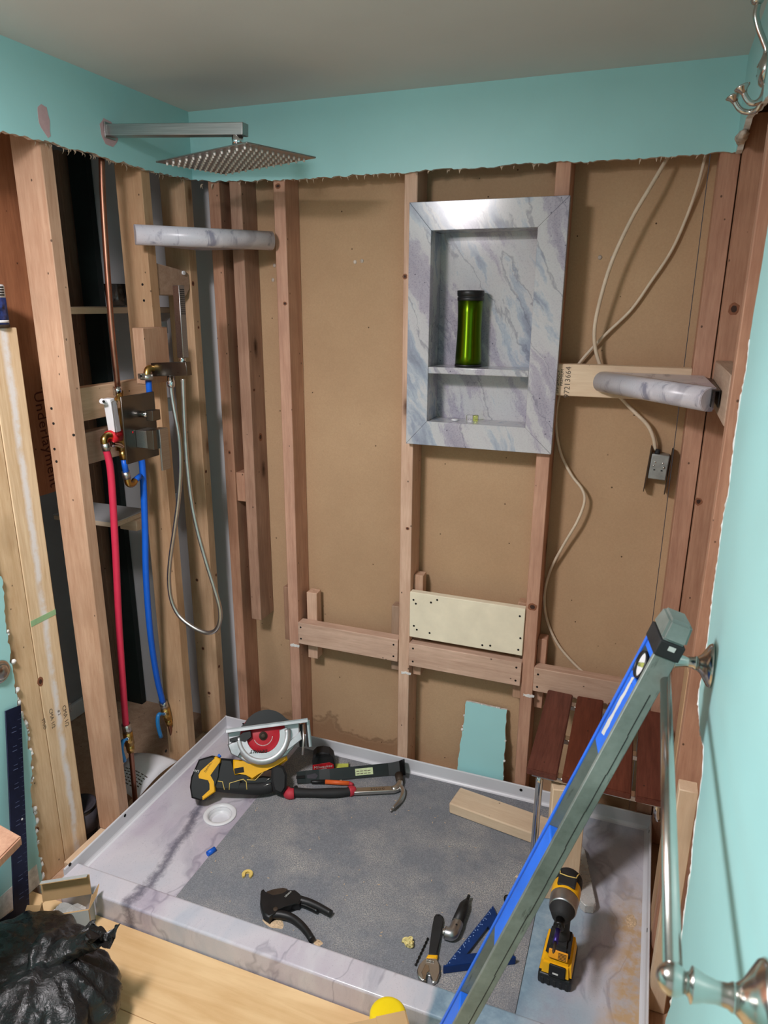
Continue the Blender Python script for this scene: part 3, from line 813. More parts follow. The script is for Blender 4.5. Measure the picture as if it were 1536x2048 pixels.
for px, py in ((590, 1291), (812, 1346), (1057, 1391)):
    p = PY(px, py, T1); mb.X = frame((p.x, T1, p.z), (1, 0, 0), (0, 0, 1))
    mb.prism(jag([(-.017, -.004), (.017, -.003), (.018, .003), (-.016, .004)], .0022, .004, px), -.001, .0016)
mb.build('plaster_remains', 'gypsum_white', wb, kind='stuff')
# bent nails and wall anchors on the backing
mb = MB()
for px, py in ((710, 524), (724, 522), (1200, 515), (1225, 516), (549, 531), (546, 560)):
    p = PY(px, py, .1014); mb.ball(p, .006, 8, (1, .5, 1))
mb.build('anchor_scar', 'gypsum', wb, kind='stuff')
timber2('wood_chip', PY(1347, 1058, .096), PY(1362, 1042, .096), (1, 0, 1), .012, .008, 'pine_grey', wb)

# ------------------------------------------------------------------ shower pan
pan = thing('shower_pan', 'low grey marble patterned shower tray with white upstand and curb', 'shower tray', (.75, -.4, 0))
X0, X1, YB = -.0120, 1.4985, .0053
DR = (.2345, -.415)
mb = MB()      # floor plate with a round hole for the drain
NH = 40; hole = [(DR[0] + .036 * math.cos(2 * math.pi * k / NH), DR[1] + .036 * math.sin(2 * math.pi * k / NH)) for k in range(NH)]
vo = []; R4 = [(X0 + .004, YC + .001), (X1 - .004, YC + .001), (X1 - .004, YB - .004), (X0 + .004, YB - .004)]
def ray_rect(ax, ay):
    ts = []
    if ax > 1e-9: ts.append((R4[1][0] - DR[0]) / ax)
    if ax < -1e-9: ts.append((R4[0][0] - DR[0]) / ax)
    if ay > 1e-9: ts.append((R4[2][1] - DR[1]) / ay)
    if ay < -1e-9: ts.append((R4[0][1] - DR[1]) / ay)
    t = min(ts); return (DR[0] + ax * t, DR[1] + ay * t)
angs = sorted([2 * math.pi * k / NH for k in range(NH)] + [math.atan2(q[1] - DR[1], q[0] - DR[0]) % (2 * math.pi) for q in R4])
n = len(angs)
iv = [(DR[0] + .036 * math.cos(a), DR[1] + .036 * math.sin(a), ZP) for a in angs]; ov = [(*ray_rect(math.cos(a), math.sin(a)), ZP) for a in angs]
lv = [(q[0], q[1], -.02) for q in iv]
mb.poly(iv + ov + lv, [(i, (i + 1) % n, n + (i + 1) % n, n + i)[::-1] for i in range(n)] + [(i, (i + 1) % n, 2 * n + (i + 1) % n, 2 * n + i) for i in range(n)])
mb.build('tray_floor', 'marble_pan', pan, fix=False)
mb = MB(); mb.box((X0 + .004, YC, -.029), (X1 - .004, YB - .004, ZP - .02)).build('tray_base', 'flange', pan)
mb = MB(); mb.box((X0, YF, -.0285), (X1, YC, ZT), .007, 3).build('curb', 'marble_curb', pan)
fo = [(0, -.82), (0, 0)]
def upstand(name, p0, p1, nrm):
    """thin upright rim with a rounded foot, running from p0 to p1; nrm points into the tray"""
    p0, p1 = Vector(p0), Vector(p1); ax = (p1 - p0).normalized(); L = (p1 - p0).length
    prof = [(0, ZP - .02), (0, ZF - .003), (.0012, ZF - .0006), (.003, ZF), (.0048, ZF - .0006), (.006, ZF - .003), (.006, ZP + .010), (.0075, ZP + .006), (.011, ZP + .002), (.017, ZP + .0002), (.017, ZP - .02)]
    fr = frame(p0, nrm, (0, 0, 1)); mb = MB(); z = fr.to_3x3() @ Vector((0, 0, 1)); sg = 1 if z.dot(ax) > 0 else -1
    mb.prism(prof, 0, sg * L); o = mb.build(name, 'flange', pan, mat=fr)
    return o
upstand('upstand', (X0, -.80, 0), (X0, YB, 0), (1, 0, 0))
upstand('upstand', (X0 + .0001, YB, 0), (X1 - .0001, YB, 0), (0, -1, 0))
upstand('upstand', (X1, -.80, 0), (X1, YB, 0), (-1, 0, 0))
mb = MB()
for px, py in ((332, 1502), (250, 1631), (140, 1729)):
    p = PX(px, py, X0 + .0062); mb.cyl((p.x - .001, p.y, p.z), (p.x + .0006, p.y, p.z), .005, n=14)
for px, py in ((487, 1448), (807, 1525), (1042, 1580)):
    p = PY(px, py, YB - .0062); mb.cyl((p.x, p.y + .001, p.z), (p.x, p.y - .0006, p.z), .005, n=14)
for y in (-.05, -.42): mb.cyl((X1 - .0055, y, .068), (X1 - .0068, y, .068), .005, n=14)
mb.build('screw_hole', 'black_hole', pan, kind='stuff')
dr = MB(); dr.lathe([(.0385, .0005), (.051, .0005), (.052, .002), (.0505, .0042), (.047, .0052), (.0415, .0050), (.0375, .003), (.0350, -.004), (.0335, -.012), (.0335, -.0125), (.0285, -.0125), (.0285, -.052), (.0335, -.052), (.0385, -.03), (.0385, .0005)], 48, o=(*DR, ZP))
dr.build('drain_ring', 'white_plastic', pan, label='white round drain fitting')
MB().lathe([(0, -.055), (.0335, -.055), (.0335, -.052)], 32, o=(*DR, ZP)).build('drain_cup', 'grey_wall', pan)
ZM = ZP + .0035
mm = MB(); mm.box((.303, YC + .002, ZP + .0002), (1.219, YB - .019, ZM), .0008, 1)
mat_o = mm.build('protection_mat', ['mat'], None); tag(mat_o, 'grey dusty protection sheet covering the middle of the shower tray', 'mat')
# sawdust
def pile(name, px, py, rx, ry, h, seed, label, zb=ZM):
    p = PZ(px, py, zb); mb = MB(); R = random.Random(seed); n = 28; rings = 7; vs = [(0, 0, h)]; fs = []
    for i in range(1, rings + 1):
        for k in range(n):
            a = 2 * math.pi * k / n; t = i / rings; w = 1 + .35 * noise.noise(V(math.cos(a) * 1.5 + seed, math.sin(a) * 1.5, t))
            vs.append((rx * t * w * math.cos(a), ry * t * w * math.sin(a), max(.0002, h * (1 - t) ** 1.3 + R.uniform(0, .0012) * (t < .95))))
    for k in range(n): fs.append((0, 1 + k, 1 + (k + 1) % n))
    for i in range(rings - 1):
        for k in range(n): a = 1 + i * n; fs.append((a + k, a + n + k, a + n + (k + 1) % n, a + (k + 1) % n))
    mb.poly(vs, fs); o = mb.build(name, 'sawdust', None, loc=(p.x, p.y, zb)); o['kind'] = 'stuff'; tag(o, label, 'sawdust'); return o
pile('sawdust_pile', 548, 1846, .030, .014, .004, 1, 'small heap of sawdust under the black pipe cutter beside the curb')
pile('sawdust_pile', 636, 1886, .012, .008, .003, 2, 'pinch of sawdust at the tip of the cutter handle')
pile('sawdust_pile', 1262, 1842, .014, .02, .002, 3, 'loose sawdust beside the impact driver', ZP)
# chips scattered on the mat
mb = MB(); R = random.Random(5)
for i in range(90):
    x, y2 = R.uniform(.32, 1.2), R.uniform(-.74, -.03); a = R.uniform(0, 6.3); s = R.uniform(.0006, .0016)
    mb.X = Matrix.Translation((x, y2, ZM)) @ Matrix.Rotation(a, 4, 'Z'); mb.box((-s * 2, -s * .6, 0), (s * 2, s * .6, .0008))
o = mb.build('wood_chips', 'sawdust', None); o['kind'] = 'stuff'; tag(o, 'tiny pale wood chips scattered over the grey mat', 'chips')
# ------------------------------------------------------------------ rain shower on the left wall
sh = thing('rain_shower', 'brushed square rain shower head on a long straight wall arm', 'shower head', (0, -.35, 1.99))
a0, a1 = V(.0004, -.35, 1.991), V(.398, -.35, 1.9665)
ax = (a1 - a0).normalized()
FA = frame(a0, ax, (0, 1, 0))
L = (a1 - a0).length
mb = MB(); mb.box((0, -.0135, -.0125), (L, .0135, .0145), .0012, 2); mb.build('arm', 'brushed', sh, mat=FA)
mb = MB(); mb.box((-.0, -.019, -.018), (.004, .019, .019), .001).build('wall_flange', 'brushed', sh, mat=FA)
nk = V(.3755, -.35, 1.955)
mb = MB(); mb.lathe([(.0135, .004), (.0135, -.018), (.011, -.021), (.0085, -.022), (.0085, -.03)], 24); mb.build('swivel', 'chrome', sh, loc=nk)
HZ = 1.912
hc = V(.3655, -.3385, HZ)
he = (PZ(522, 281, HZ) + PZ(606, 315, HZ) - PZ(328, 318, HZ) - PZ(432, 349, HZ)); hs = (PZ(606, 315, HZ) + PZ(432, 349, HZ) - PZ(328, 318, HZ) - PZ(522, 281, HZ))
ctr = (PZ(522, 281, HZ) + PZ(606, 315, HZ) + PZ(328, 318, HZ) + PZ(432, 349, HZ)) / 4
c4 = [PZ(*q, HZ) for q in ((328, 318), (432, 349), (606, 315), (522, 281))]
xd = ((c4[2] - c4[1]) + (c4[3] - c4[0])); yd = ((c4[3] - c4[2]) + (c4[0] - c4[1]))
wx, wy = xd.length / 2, yd.length / 2
FH = frame(ctr, xd, yd)
sd = (wx + wy) / 4
mb = MB(); mb.box((-wx / 2, -wy / 2, 0), (wx / 2, wy / 2, .0035), .0008, 1); mb.build('spray_plate', 'brushed', sh, mat=FH)
mb = MB(); mb.lathe([(.016, .0035), (.016, .008), (.008, .018)], 20); mb.build('plate_socket', 'chrome', sh, loc=(nk.x, nk.y, HZ))
mb = MB(); N = 12
for i in range(N):
    for j in range(N):
        x, y2 = (-.5 + (i + .5) / N) * wx * .93, (-.5 + (j + .5) / N) * wy * .93
        mb.tube([(x, y2, .0033), (x, y2, .0105)], [.0034, .0025], 8)
mb.build('nozzles', plain('clear_nozzle_rubber', c(214, 208, 202), .3), sh, mat=FH, kind='stuff')

# ------------------------------------------------------------------ corner shelves with a rolled front
def corner_shelf(label, A, B, corner, zt, r, name='corner_shelf'):
    """triangle between two wall points A, B and the corner; the front edge A-B is a fat half round"""
    t = thing(name, label, 'shelf', ((A[0] + B[0]) / 2, (A[1] + B[1]) / 2, zt - r), 'solid surface corner shelves')
    A, B, Cn = V(*A, 0), V(*B, 0), V(*corner, 0)
    d = (B - A).normalized(); inw = V(-d.y, d.x, 0)
    if inw.dot(Cn - A) < 0: inw = -inw
    L = (B - A).length
    fr = frame((A.x, A.y, zt - r), inw, (0, 0, 1)); sg = 1 if (fr.to_3x3() @ V(0, 0, 1)).dot(d) > 0 else -1
    prof = [(0, r)] + [(-r * math.sin(k * math.pi / 16), r * math.cos(k * math.pi / 16)) for k in range(1, 16)] + [(0, -r), (.012, -r), (.012, r)]
    mb = MB(); mb.prism(prof, 0, sg * L, .0015); o = mb.build('rolled_front', 'marble_tube', t, mat=fr)
    for f in o.data.polygons: f.use_smooth = abs(f.normal.z) < .98
    q = [A + inw * .0125, B + inw * .0125, Cn]
    mb = MB(); mb.prism([(p.x, p.y) for p in q], zt - 2 * r + .004, zt - .0008, .0).build('shelf_plate', 'marble_tube', t)
    return t
corner_shelf('grey marbled corner shelf edge-on below the shower head', (.0003, -.285), (.2655, -.0003 + .0127 - .013), (.0003, -.0006), 1.778, .0262)
sr = corner_shelf('grey marbled corner shelf on the block right of the niche', (1.233, .0030), (1.4800, -.292), (1.4800, .0030), 1.4065, .0262)
mb = MB(); q = PX(1439, 792, 1.497)
mb.prism([(-.018, -.0082), (.018, -.0082), (.018, .0082), (-.018, .0082), (-.018, .0062), (.0155, .0062), (.0155, -.0062), (-.018, -.0062)], -.03, .25)
mb.build('wall_bracket', 'black_steel', sr, mat=frame((1.4888, -.281, 1.385), (0, 0, 1), (1, 0, 0)))

# ------------------------------------------------------------------ marble niche
ni = thing('shower_niche', 'tall grey marble niche with one shelf hung between two studs', 'niche', (.907, 0, 1.178))
ox0, ox1, oz0, oz1 = .695, 1.119, 1.1775, 1.838
ix0, ix1, iz0, iz1 = .7585, 1.0435, 1.2475, 1.7655
y0 = -.013
def rail(pts):
    mb = MB(); mb.X = frame((0, 0, 0), (1, 0, 0), (0, 0, 1)); mb.prism([(x, z) for x, z in pts], -.0125, .013, .0010); return mb.build('frame_rail', 'marble', ni)
g = .0001
rail([(ox0 + g, oz1), (ox1 - g, oz1), (ix1 - g, iz1), (ix0 + g, iz1)])
rail([(ox0 + g, oz0), (ox1 - g, oz0), (ix1 - g, iz0), (ix0 + g, iz0)])
rail([(ox0, oz0 + g), (ox0, oz1 - g), (ix0, iz1 - g), (ix0, iz0 + g)])
rail([(ox1, oz0 + g), (ox1, oz1 - g), (ix1, iz1 - g), (ix1, iz0 + g)])
MB().box((ix0 - .008, .088, iz0 - .008), (ix1 + .008, .096, iz1 + .008)).build('back_panel', 'marble', ni)
for lo, hi in (((ix0 - .008, .0128, iz0), (ix0, .088, iz1)), ((ix1, .0128, iz0), (ix1 + .008, .088, iz1)), ((ix0 - .008, .0128, iz1 + .0001), (ix1 + .008, .088, iz1 + .008)), ((ix0 - .008, .0128, iz0 - .008), (ix1 + .008, .088, iz0 - .0001))):
    MB().box(lo, hi, .001, 1).build('side_panel', 'marble', ni)
SZ = 1.4035
MB().box((ix0 + .0003, -.0125, SZ - .0185), (ix1 - .0003, .0878, SZ), .0025, 2).build('shelf', 'marble', ni)

# tumbler
tu = thing('travel_tumbler', 'metallic green travel tumbler with black lid on the niche shelf', 'tumbler', (.861, .042, SZ))
TB = (.861, .042, SZ)
pr = [(.0375, .006), (.0372, .03), (.0352, .07), (.0340, .11), (.0345, .15), (.0360, .181)]
MB().lathe(pr, 48).build('body', 'green', tu, loc=TB)
MB().lathe([(.034, .0002), (.0385, .0012), (.0388, .0065), (.0374, .0075)], 48).build('base_ring', 'black_plastic', tu, loc=TB)
MB().lathe([(.0360, .181), (.0368, .182), (.0368, .1895), (.0352, .1905), (.0352, .1925), (.0372, .194), (.0378, .207), (.036, .2085), (.034, .205), (0, .204)], 48).build('lid', 'black_plastic', tu, loc=TB)
# small vial and cap on the niche floor
p = PY(944, 833, .045); z0 = iz0 + .0002
vi = thing('bubble_vial', 'small clear vial with yellow liquid lying on the niche floor', 'vial', (p.x, .045, z0))
mb = MB(); mb.box((-.016, -.0085, 0), (.004, .0085, .017), .002).build('housing', 'clear', vi, loc=(p.x, .045, z0))
mb = MB(); mb.box((.0045, -.009, 0), (.018, .009, .018), .003).build('liquid', 'vial', vi, loc=(p.x, .045, z0))
p = PY(910, 836, .03)
o = MB().lathe([(.009, 0), (.0105, .001), (.0105, .004), (.009, .0052), (0, .0052)], 24).build('screw_cap', 'white_plastic', None, loc=(p.x, .03, z0)); tag(o, 'white screw cap lying beside the yellow vial', 'cap')

# ------------------------------------------------------------------ cables and the old outlet box
def cable(label, segs, r=.0045):
    t = thing('electrical_cable', label, 'cable', segs[0][-1][:3])
    for sgm in segs:
        P = smooth_path([PY(px, py, y) for px, py, y in sgm], 8)
        MB().tube(P, r, 10).build('sheathed_run', 'cable', t)
    return t
def cable2(label, pts, r=.0045):
    P = smooth_path([PY(px, py, y) for px, py, y in pts], 7)
    mb = MB(); mb.tube(P, r, 10)
    for v in mb.bm.verts: pass
    o = mb.build('electrical_cable', 'cable', None); tag(o, label, 'cable', 'cream cables in the right stud bay'); return o
cable2('cream cable running in a bow down to the metal outlet box', [(1345, 296, .055), (1336, 314, .05), (1300, 375, .035), (1262, 440, .03), (1225, 520, .03), (1203, 590, .035), (1190, 650, .045), (1190, 692, .058), (1201, 732, .068), (1222, 775, .072), (1246, 800, .078), (1270, 825, .07), (1295, 850, .07), (1307, 876, .072), (1311, 900, .08)], .0052)
cable2('long cream cable passing behind the board and down to the bench', [(1416, 292, .07), (1412, 308, .072), (1396, 370, .082), (1371, 440, .09), (1341, 505, .09), (1301, 565, .09), (1262, 620, .09), (1215, 665, .086), (1181, 700, .084), (1154, 732, .084), (1128, 768, .085), (1116, 802, .088), (1112, 850, .088), (1121, 905, .088), (1143, 950, .08), (1164, 978, .07), (1169, 1003, .066), (1155, 1042, .066), (1127, 1090, .072), (1101, 1140, .08), (1089, 1190, .086), (1094, 1240, .09), (1115, 1287, .092), (1146, 1325, .092), (1182, 1359, .088), (1200, 1380, .085)], .0042)
ob = thing('outlet_box', 'old galvanised outlet box between two dark metal strips', 'electrical box', (1.4, .09, 1.14))
yb_ = .062
q = [PY(*s, yb_) for s in ((1301, 906), (1341, 908), (1333, 964), (1295, 960))]
xm = sum(p.x for p in q) / 4; zm = sum(p.z for p in q) / 4; wb_ = .047; hb_ = .070
FBX = frame((xm, yb_, zm), (1, 0, -.06), (.06, 0, 1))     # local z = -Y
mb = MB(); mb.box((-wb_ / 2, -hb_ / 2, -.034), (wb_ / 2, hb_ / 2, 0), .003, 2); mb.build('box', 'galv', ob, mat=FBX)
mb = MB()
for x, y2 in ((-.011, .013), (.009, .012), (-.014, .003)): mb.lathe([(.0026, .0001), (.0022, .0009), (0, .001)], 12, o=(x, y2, 0))
mb.ball((.0125, .001, .001), .0035, 10); mb.build('dimples', 'steel', ob, mat=FBX, kind='stuff')
mb = MB()
for x in (-.010, .009): mb.box((x - .0025, -.010, .0001), (x + .0025, -.007, .0004))
mb.build('slots', 'black_hole', ob, mat=FBX, kind='stuff')
MB().cyl((-.0105, hb_ / 2 - .004, -.010), (-.009, hb_ / 2 + .012, -.012), .0075, .0065, 16).build('cable_clamp', 'black_rubber', ob, mat=FBX)
for sx, k in ((-1, 0), (1, 1)):
    mb = MB(); x = sx * .0275
    mb.prism([(-.078 + .008, -.036), (.050, -.036), (.055, -.018), (.050, .004), (-.068, .004), (-.078, -.018)], -.001, .001)
    mb.build('side_strip', 'bracket', ob, mat=FBX @ frame((x, 0, 0), (0, 1, 0), (0, 0, 1)))

# ------------------------------------------------------------------ plumbing on the left wall
def pipe(name, label, pts, r, mat, cat='pipe', n=14, res=8):
    o = MB().tube(smooth_path(pts, res), r, n).build(name, mat, None); return tag(o, label, cat)
pipe('copper_pipe', 'tall copper riser pipe running up from the shower valve', [PX(203, 312, -.03), PX(207, 420, -.03), PX(222, 640, -.03), PX(236, 778, -.034)], .0078, 'copper')
vb = thing('shower_valve', 'brass shower valve in clear plastic guard with dark square trim plate', 'shower valve', (.0, -.41, 1.24))
fx = .060
cT = [PX(*q, fx) for q in ((240, 789), (307, 779), (319, 918), (252, 929))]
pc = sum(cT, V(0, 0, 0)) / 4
FPL = frame(pc, (0, 1, 0), (0, 0, 1))      # local x = Y, y = Z, z = +X
mb = MB(); mb.box((-.0675, -.0905, -.0025), (.0675, .0905, .0025), .001, 1).build('trim_plate', 'gunmetal', vb, mat=FPL)
mb = MB(); mb.cyl((.002, .036, .0025), (.002, .036, .034), .009, n=24); mb.build('diverter_stem', 'chrome', vb, mat=FPL)
mb = MB(); mb.box((-.014, .022, .034), (.018, .050, .056), .0012).build('diverter_knob', 'gunmetal', vb, mat=FPL)
mb = MB(); mb.box((-.024, -.052, .0025), (.026, -.004, .040), .0012).build('handle_hub', 'brushed', vb, mat=FPL)
mb = MB(); mb.box((-.027, -.054, .040), (.029, -.001, .062), .0012).build('temperature_handle', 'gunmetal', vb, mat=FPL)
mb = MB(); mb.box((-.006, -.115, .0622), (.029, -.001, .068), .001).build('lever', 'brushed', vb, mat=FPL)
o = MB().lathe([(.003, .0003), (.0028, .0008), (0, .0009)], 12).build('hot_dot', 'red', vb, mat=FPL @ Matrix.Translation((-.035, -.008, .0025)))
# rough body behind the plate
def vx(px, py, x): return PX(px, py, x)
b0 = vx(214, 800, -.012); b1 = vx(233, 868, -.012)
mb = MB(); mb.cyl(vx(238, 782, -.034), vx(236, 830, -.02), .012); mb.cyl(vx(236, 815, -.018), vx(243, 900, -.018), .016)
mb.cyl(vx(228, 880, -.016), vx(252, 876, -.016), .013); mb.cyl(vx(244, 880, -.018), vx(247, 915, -.018), .011); mb.build('valve_body', 'brass', vb)
mb = MB(); mb.cyl(vx(235, 773, -.034), vx(236, 790, -.034), .013, n=8); mb.cyl(vx(235, 790, -.034), vx(236, 797, -.03), .010); mb.build('union_nut', 'chrome', vb)
mb = MB(); p0, p1 = vx(215, 796, -.014), vx(226, 862, -.014)
mb.X = frame((p0 + p1) / 2, p1 - p0, (0, 1, 0)); Lh = (p1 - p0).length / 2
mb.box((-Lh, -.012, -.006), (Lh, .006, .018), .002).build('mounting_bar', 'white_plastic', vb)
mb = MB(); mb.tube([vx(203, 802, -.008), vx(212, 806, -.010), vx(219, 810, -.012)], [.007, .0065, .006], 12); mb.build('mounting_ear', 'white_plastic', vb)
mb = MB(); p = vx(207, 803, .0); mb.cyl(p, p + V(.002, -.001, 0), .0035, n=12); mb.build('screw_hole', 'black_hole', vb)
mb = MB(); q0, q1 = vx(226, 800, -.012), vx(238, 872, -.012)
mb.hexa([vx(222, 802, -.03), vx(240, 800, -.03), vx(240, 800, .015), vx(222, 802, .015), vx(231, 872, -.03), vx(246, 872, -.03), vx(246, 872, .015), vx(231, 872, .015)], .003).build('plastic_guard', 'clear', vb)
mb = MB(); mb.cyl(vx(218, 875, -.012), vx(236, 870, -.012), .0185, n=28); mb.build('hot_collar', 'red', vb)
mb = MB(); mb.tube(smooth_path([vx(224, 872, -.006), vx(214, 872, -.006), vx(208, 880, -.006), vx(211, 893, -.006)], 5), .0098, 14); mb.build('hot_elbow', 'brass', vb)
mb = MB(); mb.cyl(vx(210, 886, -.006), vx(213, 900, -.006), .0118, n=20); mb.build('crimp_ring', 'steel', vb)
mb = MB(); mb.tube(smooth_path([vx(222, 888, -.004), vx(238, 890, -.008), vx(248, 896, -.012)], 4), .0075, 12); mb.build('check_valve', 'chrome', vb)
mb = MB(); mb.cyl(vx(245, 900, -.014), vx(247, 918, -.014), .0105); mb.build('outlet_union', 'brass', vb)
mb = MB(); mb.tube([vx(247, 916, -.014), vx(252, 947, -.014)], .0085, 14); mb.build('outlet_stub', 'pex_blue', vb)
mb = MB(); mb.cyl(vx(251, 943, -.014), vx(254, 957, -.014), .0115, n=20); mb.build('crimp_ring', 'steel', vb)
mb = MB(); mb.tube(smooth_path([vx(254, 956, -.014), vx(257, 967, -.014), vx(265, 968, -.016), vx(270, 961, -.018)], 5), .0095, 14); mb.build('outlet_elbow', 'brass', vb)
mb = MB(); mb.tube([vx(268, 962, -.018), vx(281, 952, -.022)], .0085, 14); mb.build('outlet_stub', 'pex_blue', vb)

pipe('red_pex_pipe', 'red flexible water pipe dropping from the shower valve', [PX(212, 896, -.006), PX(222, 950, -.008), PX(231, 1100, -.02), PX(238, 1250, -.034), PX(248, 1400, -.045), PX(252, 1452, -.046)], .0098, 'pex_red')
pipe('blue_pex_pipe', 'long blue flexible water pipe bowing down beside yellow stud', [PX(279, 900, -.024), PX(285, 935, -.026), PX(290, 1050, -.03), PX(292, 1150, -.035), PX(300, 1260, -.05), PX(313, 1350, -.07), PX(326, 1406, -.08)], .0098, 'pex_blue')
pipe('blue_pex_stub', 'short blue pipe stub under the hand shower elbow', [PX(297, 762, .044), PX(299, 787, .040), PX(301, 806, .034)], .0085, 'pex_blue')
def ball_valve(label, top, bot, lever, x, foot, xf):
    t = thing('ball_valve', label, 'valve', PX(*bot, x), None)
    p0, p1 = PX(*top, x), PX(*bot, x); d = (p1 - p0); L = d.length
    fr = frame(p0, V(0, 1, 0) - d.normalized() * d.normalized().y, d.normalized().cross(V(0, 1, 0)))
    m = Matrix.Identity(4)
    def cy(a, b_, r, mt, nm, n=20): MB().cyl(p0 + d * a, p0 + d * b_, r, n=n).build(nm, mt, t)
    cy(-.04, .26, .0135, 'steel', 'crimp_ring'); cy(.26, .74, .0150, 'brass', 'valve_body', 10); cy(.74, 1.0, .0125, 'brass', 'lower_nut', 8)
    l = [PX(*q, x + .02) for q in lever]
    MB().cyl(p0 + d * .5, l[0], .005).build('stem', 'steel', t)
    mb = MB(); P = smooth_path(l, 4); mb.tube(P, [.0045] * 3 + [.0068] * (len(P) - 3), 10); mb.build('lever_handle', plain('blue_lever', c(36, 116, 176), .4), t)
    pipe('copper_pipe', label.replace('blue lever ball valve', 'copper pipe below the ball valve'), [p1 + d * -.02, PX(*foot[0], xf), PX(*foot[1], xf)], .0078, 'copper')
    return t
ball_valve('blue lever ball valve on the red water pipe', (252, 1450), (262, 1502), [(254, 1478), (245, 1484), (243, 1500), (249, 1522)], -.046, [(265, 1535), (271, 1608)], -.052)
ball_valve('blue lever ball valve on the blue water pipe', (326, 1404), (339, 1448), [(328, 1428), (317, 1430), (316, 1450), (322, 1474)], -.082, [(345, 1475), (351, 1528)], -.088)

# hand shower on its bracket
hs_ = thing('hand_shower', 'slim square hand shower standing in its wall bracket with hose', 'hand shower', (.08, -.30, 1.39))
yh = -.305
p0 = PY(308, 739, yh); p1 = PY(378, 737, yh)
mb = MB(); mb.X = frame((p0 + p1) / 2, p1 - p0, (0, 1, 0)); Lh = (p1 - p0).length / 2
mb.box((-Lh, -.011, -.0185), (Lh, .011, .0185), .001, 1); mb.build('bracket', 'gunmetal', hs_)
mb = MB(); e0 = PY(294, 752, yh + .01); mb.tube(smooth_path([PX(311, 738, .045), PX(298, 737, .044), PX(294, 746, .044), PX(294, 757, .044)], 5), .0095, 14); mb.build('outlet_elbow', 'brass', hs_)
mb = MB(); q = PX(293, 754, .044); mb.lathe([(.0175, -.007), (.0175, .007)], 20, o=q); q2 = PX(283, 752, .046); mb.X = Matrix.Identity(4); mb.box((q2.x - .006, q2.y - .008, q2.z - .007), (q2.x + .006, q2.y + .008, q2.z + .007), .001); mb.build('pipe_clamp', 'steel', hs_)
mb = MB(); q = PX(281, 752, .0525); mb.cyl(q, q + V(.004, -.002, 0), .003, n=10); mb.build('clamp_screw', 'black_hole', hs_)
h0, h1 = PY(364, 715, yh), PY(359, 571, yh)
mb = MB(); mb.X = frame((h0 + h1) / 2, V(.86, -.2, 0), h1 - h0); Lh = (h1 - h0).length / 2
mb.box((-.0125, -Lh, -.010), (.0125, Lh, .010), .0012, 1); FHS = mb.X.copy(); mb.build('handle', 'brushed', hs_)
mb = MB(); mb.X = FHS
for k in range(13): mb.box((.0126, Lh - .012 - k * .0052, -.0075), (.0134, Lh - .0095 - k * .0052, .0075))
mb.build('spray_slots', 'black_rubber', hs_, kind='stuff')
mb = MB(); q = PY(365, 722, yh); mb.lathe([(.0075, .018), (.0095, .004), (.0095, -.012)], 20, o=q); mb.build('hose_cone', 'chrome', hs_)
q = PY(341, 756, yh); mb = MB(); mb.lathe([(.0095, .006), (.0095, -.006), (.0115, -.008), (.0115, -.022), (.0085, -.026)], 8, o=q); mb.build('hose_nut', 'chrome', hs_)
left = [(341, 768), (345, 800), (352, 840), (359, 885), (361, 940), (357, 1000), (349, 1060), (341, 1115), (338, 1160), (343, 1200), (358, 1231), (384, 1253), (411, 1265), (429, 1262), (439, 1246), (440, 1218), (430, 1180), (412, 1122), (395, 1060), (383, 1000), (375, 930), (370, 860), (367, 790), (366, 757)]
P = smooth_path([PY(px, py, yh + .004) for px, py in left], 1)
# resample evenly so that the metal coils are regular
den = smooth_path(P, 12); ln = [0]
for a, b in zip(den, den[1:]): ln.append(ln[-1] + (b - a).length)
pitch = .0021; cnt = int(ln[-1] / pitch); rs = []; out = []; j = 0
for i in range(cnt + 1):
    s = i * pitch
    while j < len(ln) - 2 and ln[j + 1] < s: j += 1
    t = (s - ln[j]) / max(1e-9, ln[j + 1] - ln[j]); out.append(den[j].lerp(den[j + 1], t)); rs.append(.0068 if i % 2 else .0058)
MB().tube(out, rs, 10).build('metal_hose', 'steel', hs_)

# ------------------------------------------------------------------ things in the closet behind the studs
p = PX(145, 619, -.2)
timber('closet_shelf', (-.66, -.38, 1.5415), (-.2, .128, 1.5600), 'pine', wc, 'thin shelf in the closet behind the studs')
timber('closet_shelf', (-.45, -.26, .882), (-.2, -.095, .898), 'pine', wc, 'low white topped shelf in the closet')
MB().box((-.45, -.26, .8985), (-.2, -.095, .9005)).build('shelf_liner', 'white_wall', wc)
timber('shelf_cleat', (-.26, -.17, .845), (-.19, -.132, .8815), 'pine', wc)
jr = MB(); jr.lathe([(.03, 0), (.033, .002), (.036, .07), (.034, .07), (.031, .006), (0, .006)], 24)
o = jr.build('drinking_glass', 'clear', None, loc=(-.26, -.075, 1.5602)); tag(o, 'clear ribbed drinking glass on the closet shelf', 'glass')
pp = thing('instruction_sheet', 'curled white printed sheet on the floor behind the tray upstand', 'paper', (-.1, -.35, .01))
nx, ny = 14, 6; A, B2, C2, D2 = V(-.165, -.43, .012), V(-.055, -.455, .012), V(-.045, -.245, .012), V(-.20, -.27, .012)
vs_ = []; fs_ = []
for i in range(nx + 1):
    for k in range(ny + 1):
        u, v = i / nx, k / ny; q = A.lerp(B2, v).lerp(D2.lerp(C2, v), u); q = q + V(0, 0, .02 + .045 * math.sin(u * 2.6) * (1 - v * .5) + .012 * math.sin(v * 3)); vs_.append(q)
for i in range(nx):
    for k in range(ny): a = i * (ny + 1) + k; fs_.append((a, a + 1, a + ny + 2, a + ny + 1))
mb = MB(); mb.poly(vs_, fs_, True); o = mb.build('sheet', 'paper', pp)
sm = o.modifiers.new('thick', 'SOLIDIFY'); sm.thickness = .0004
mb = MB()
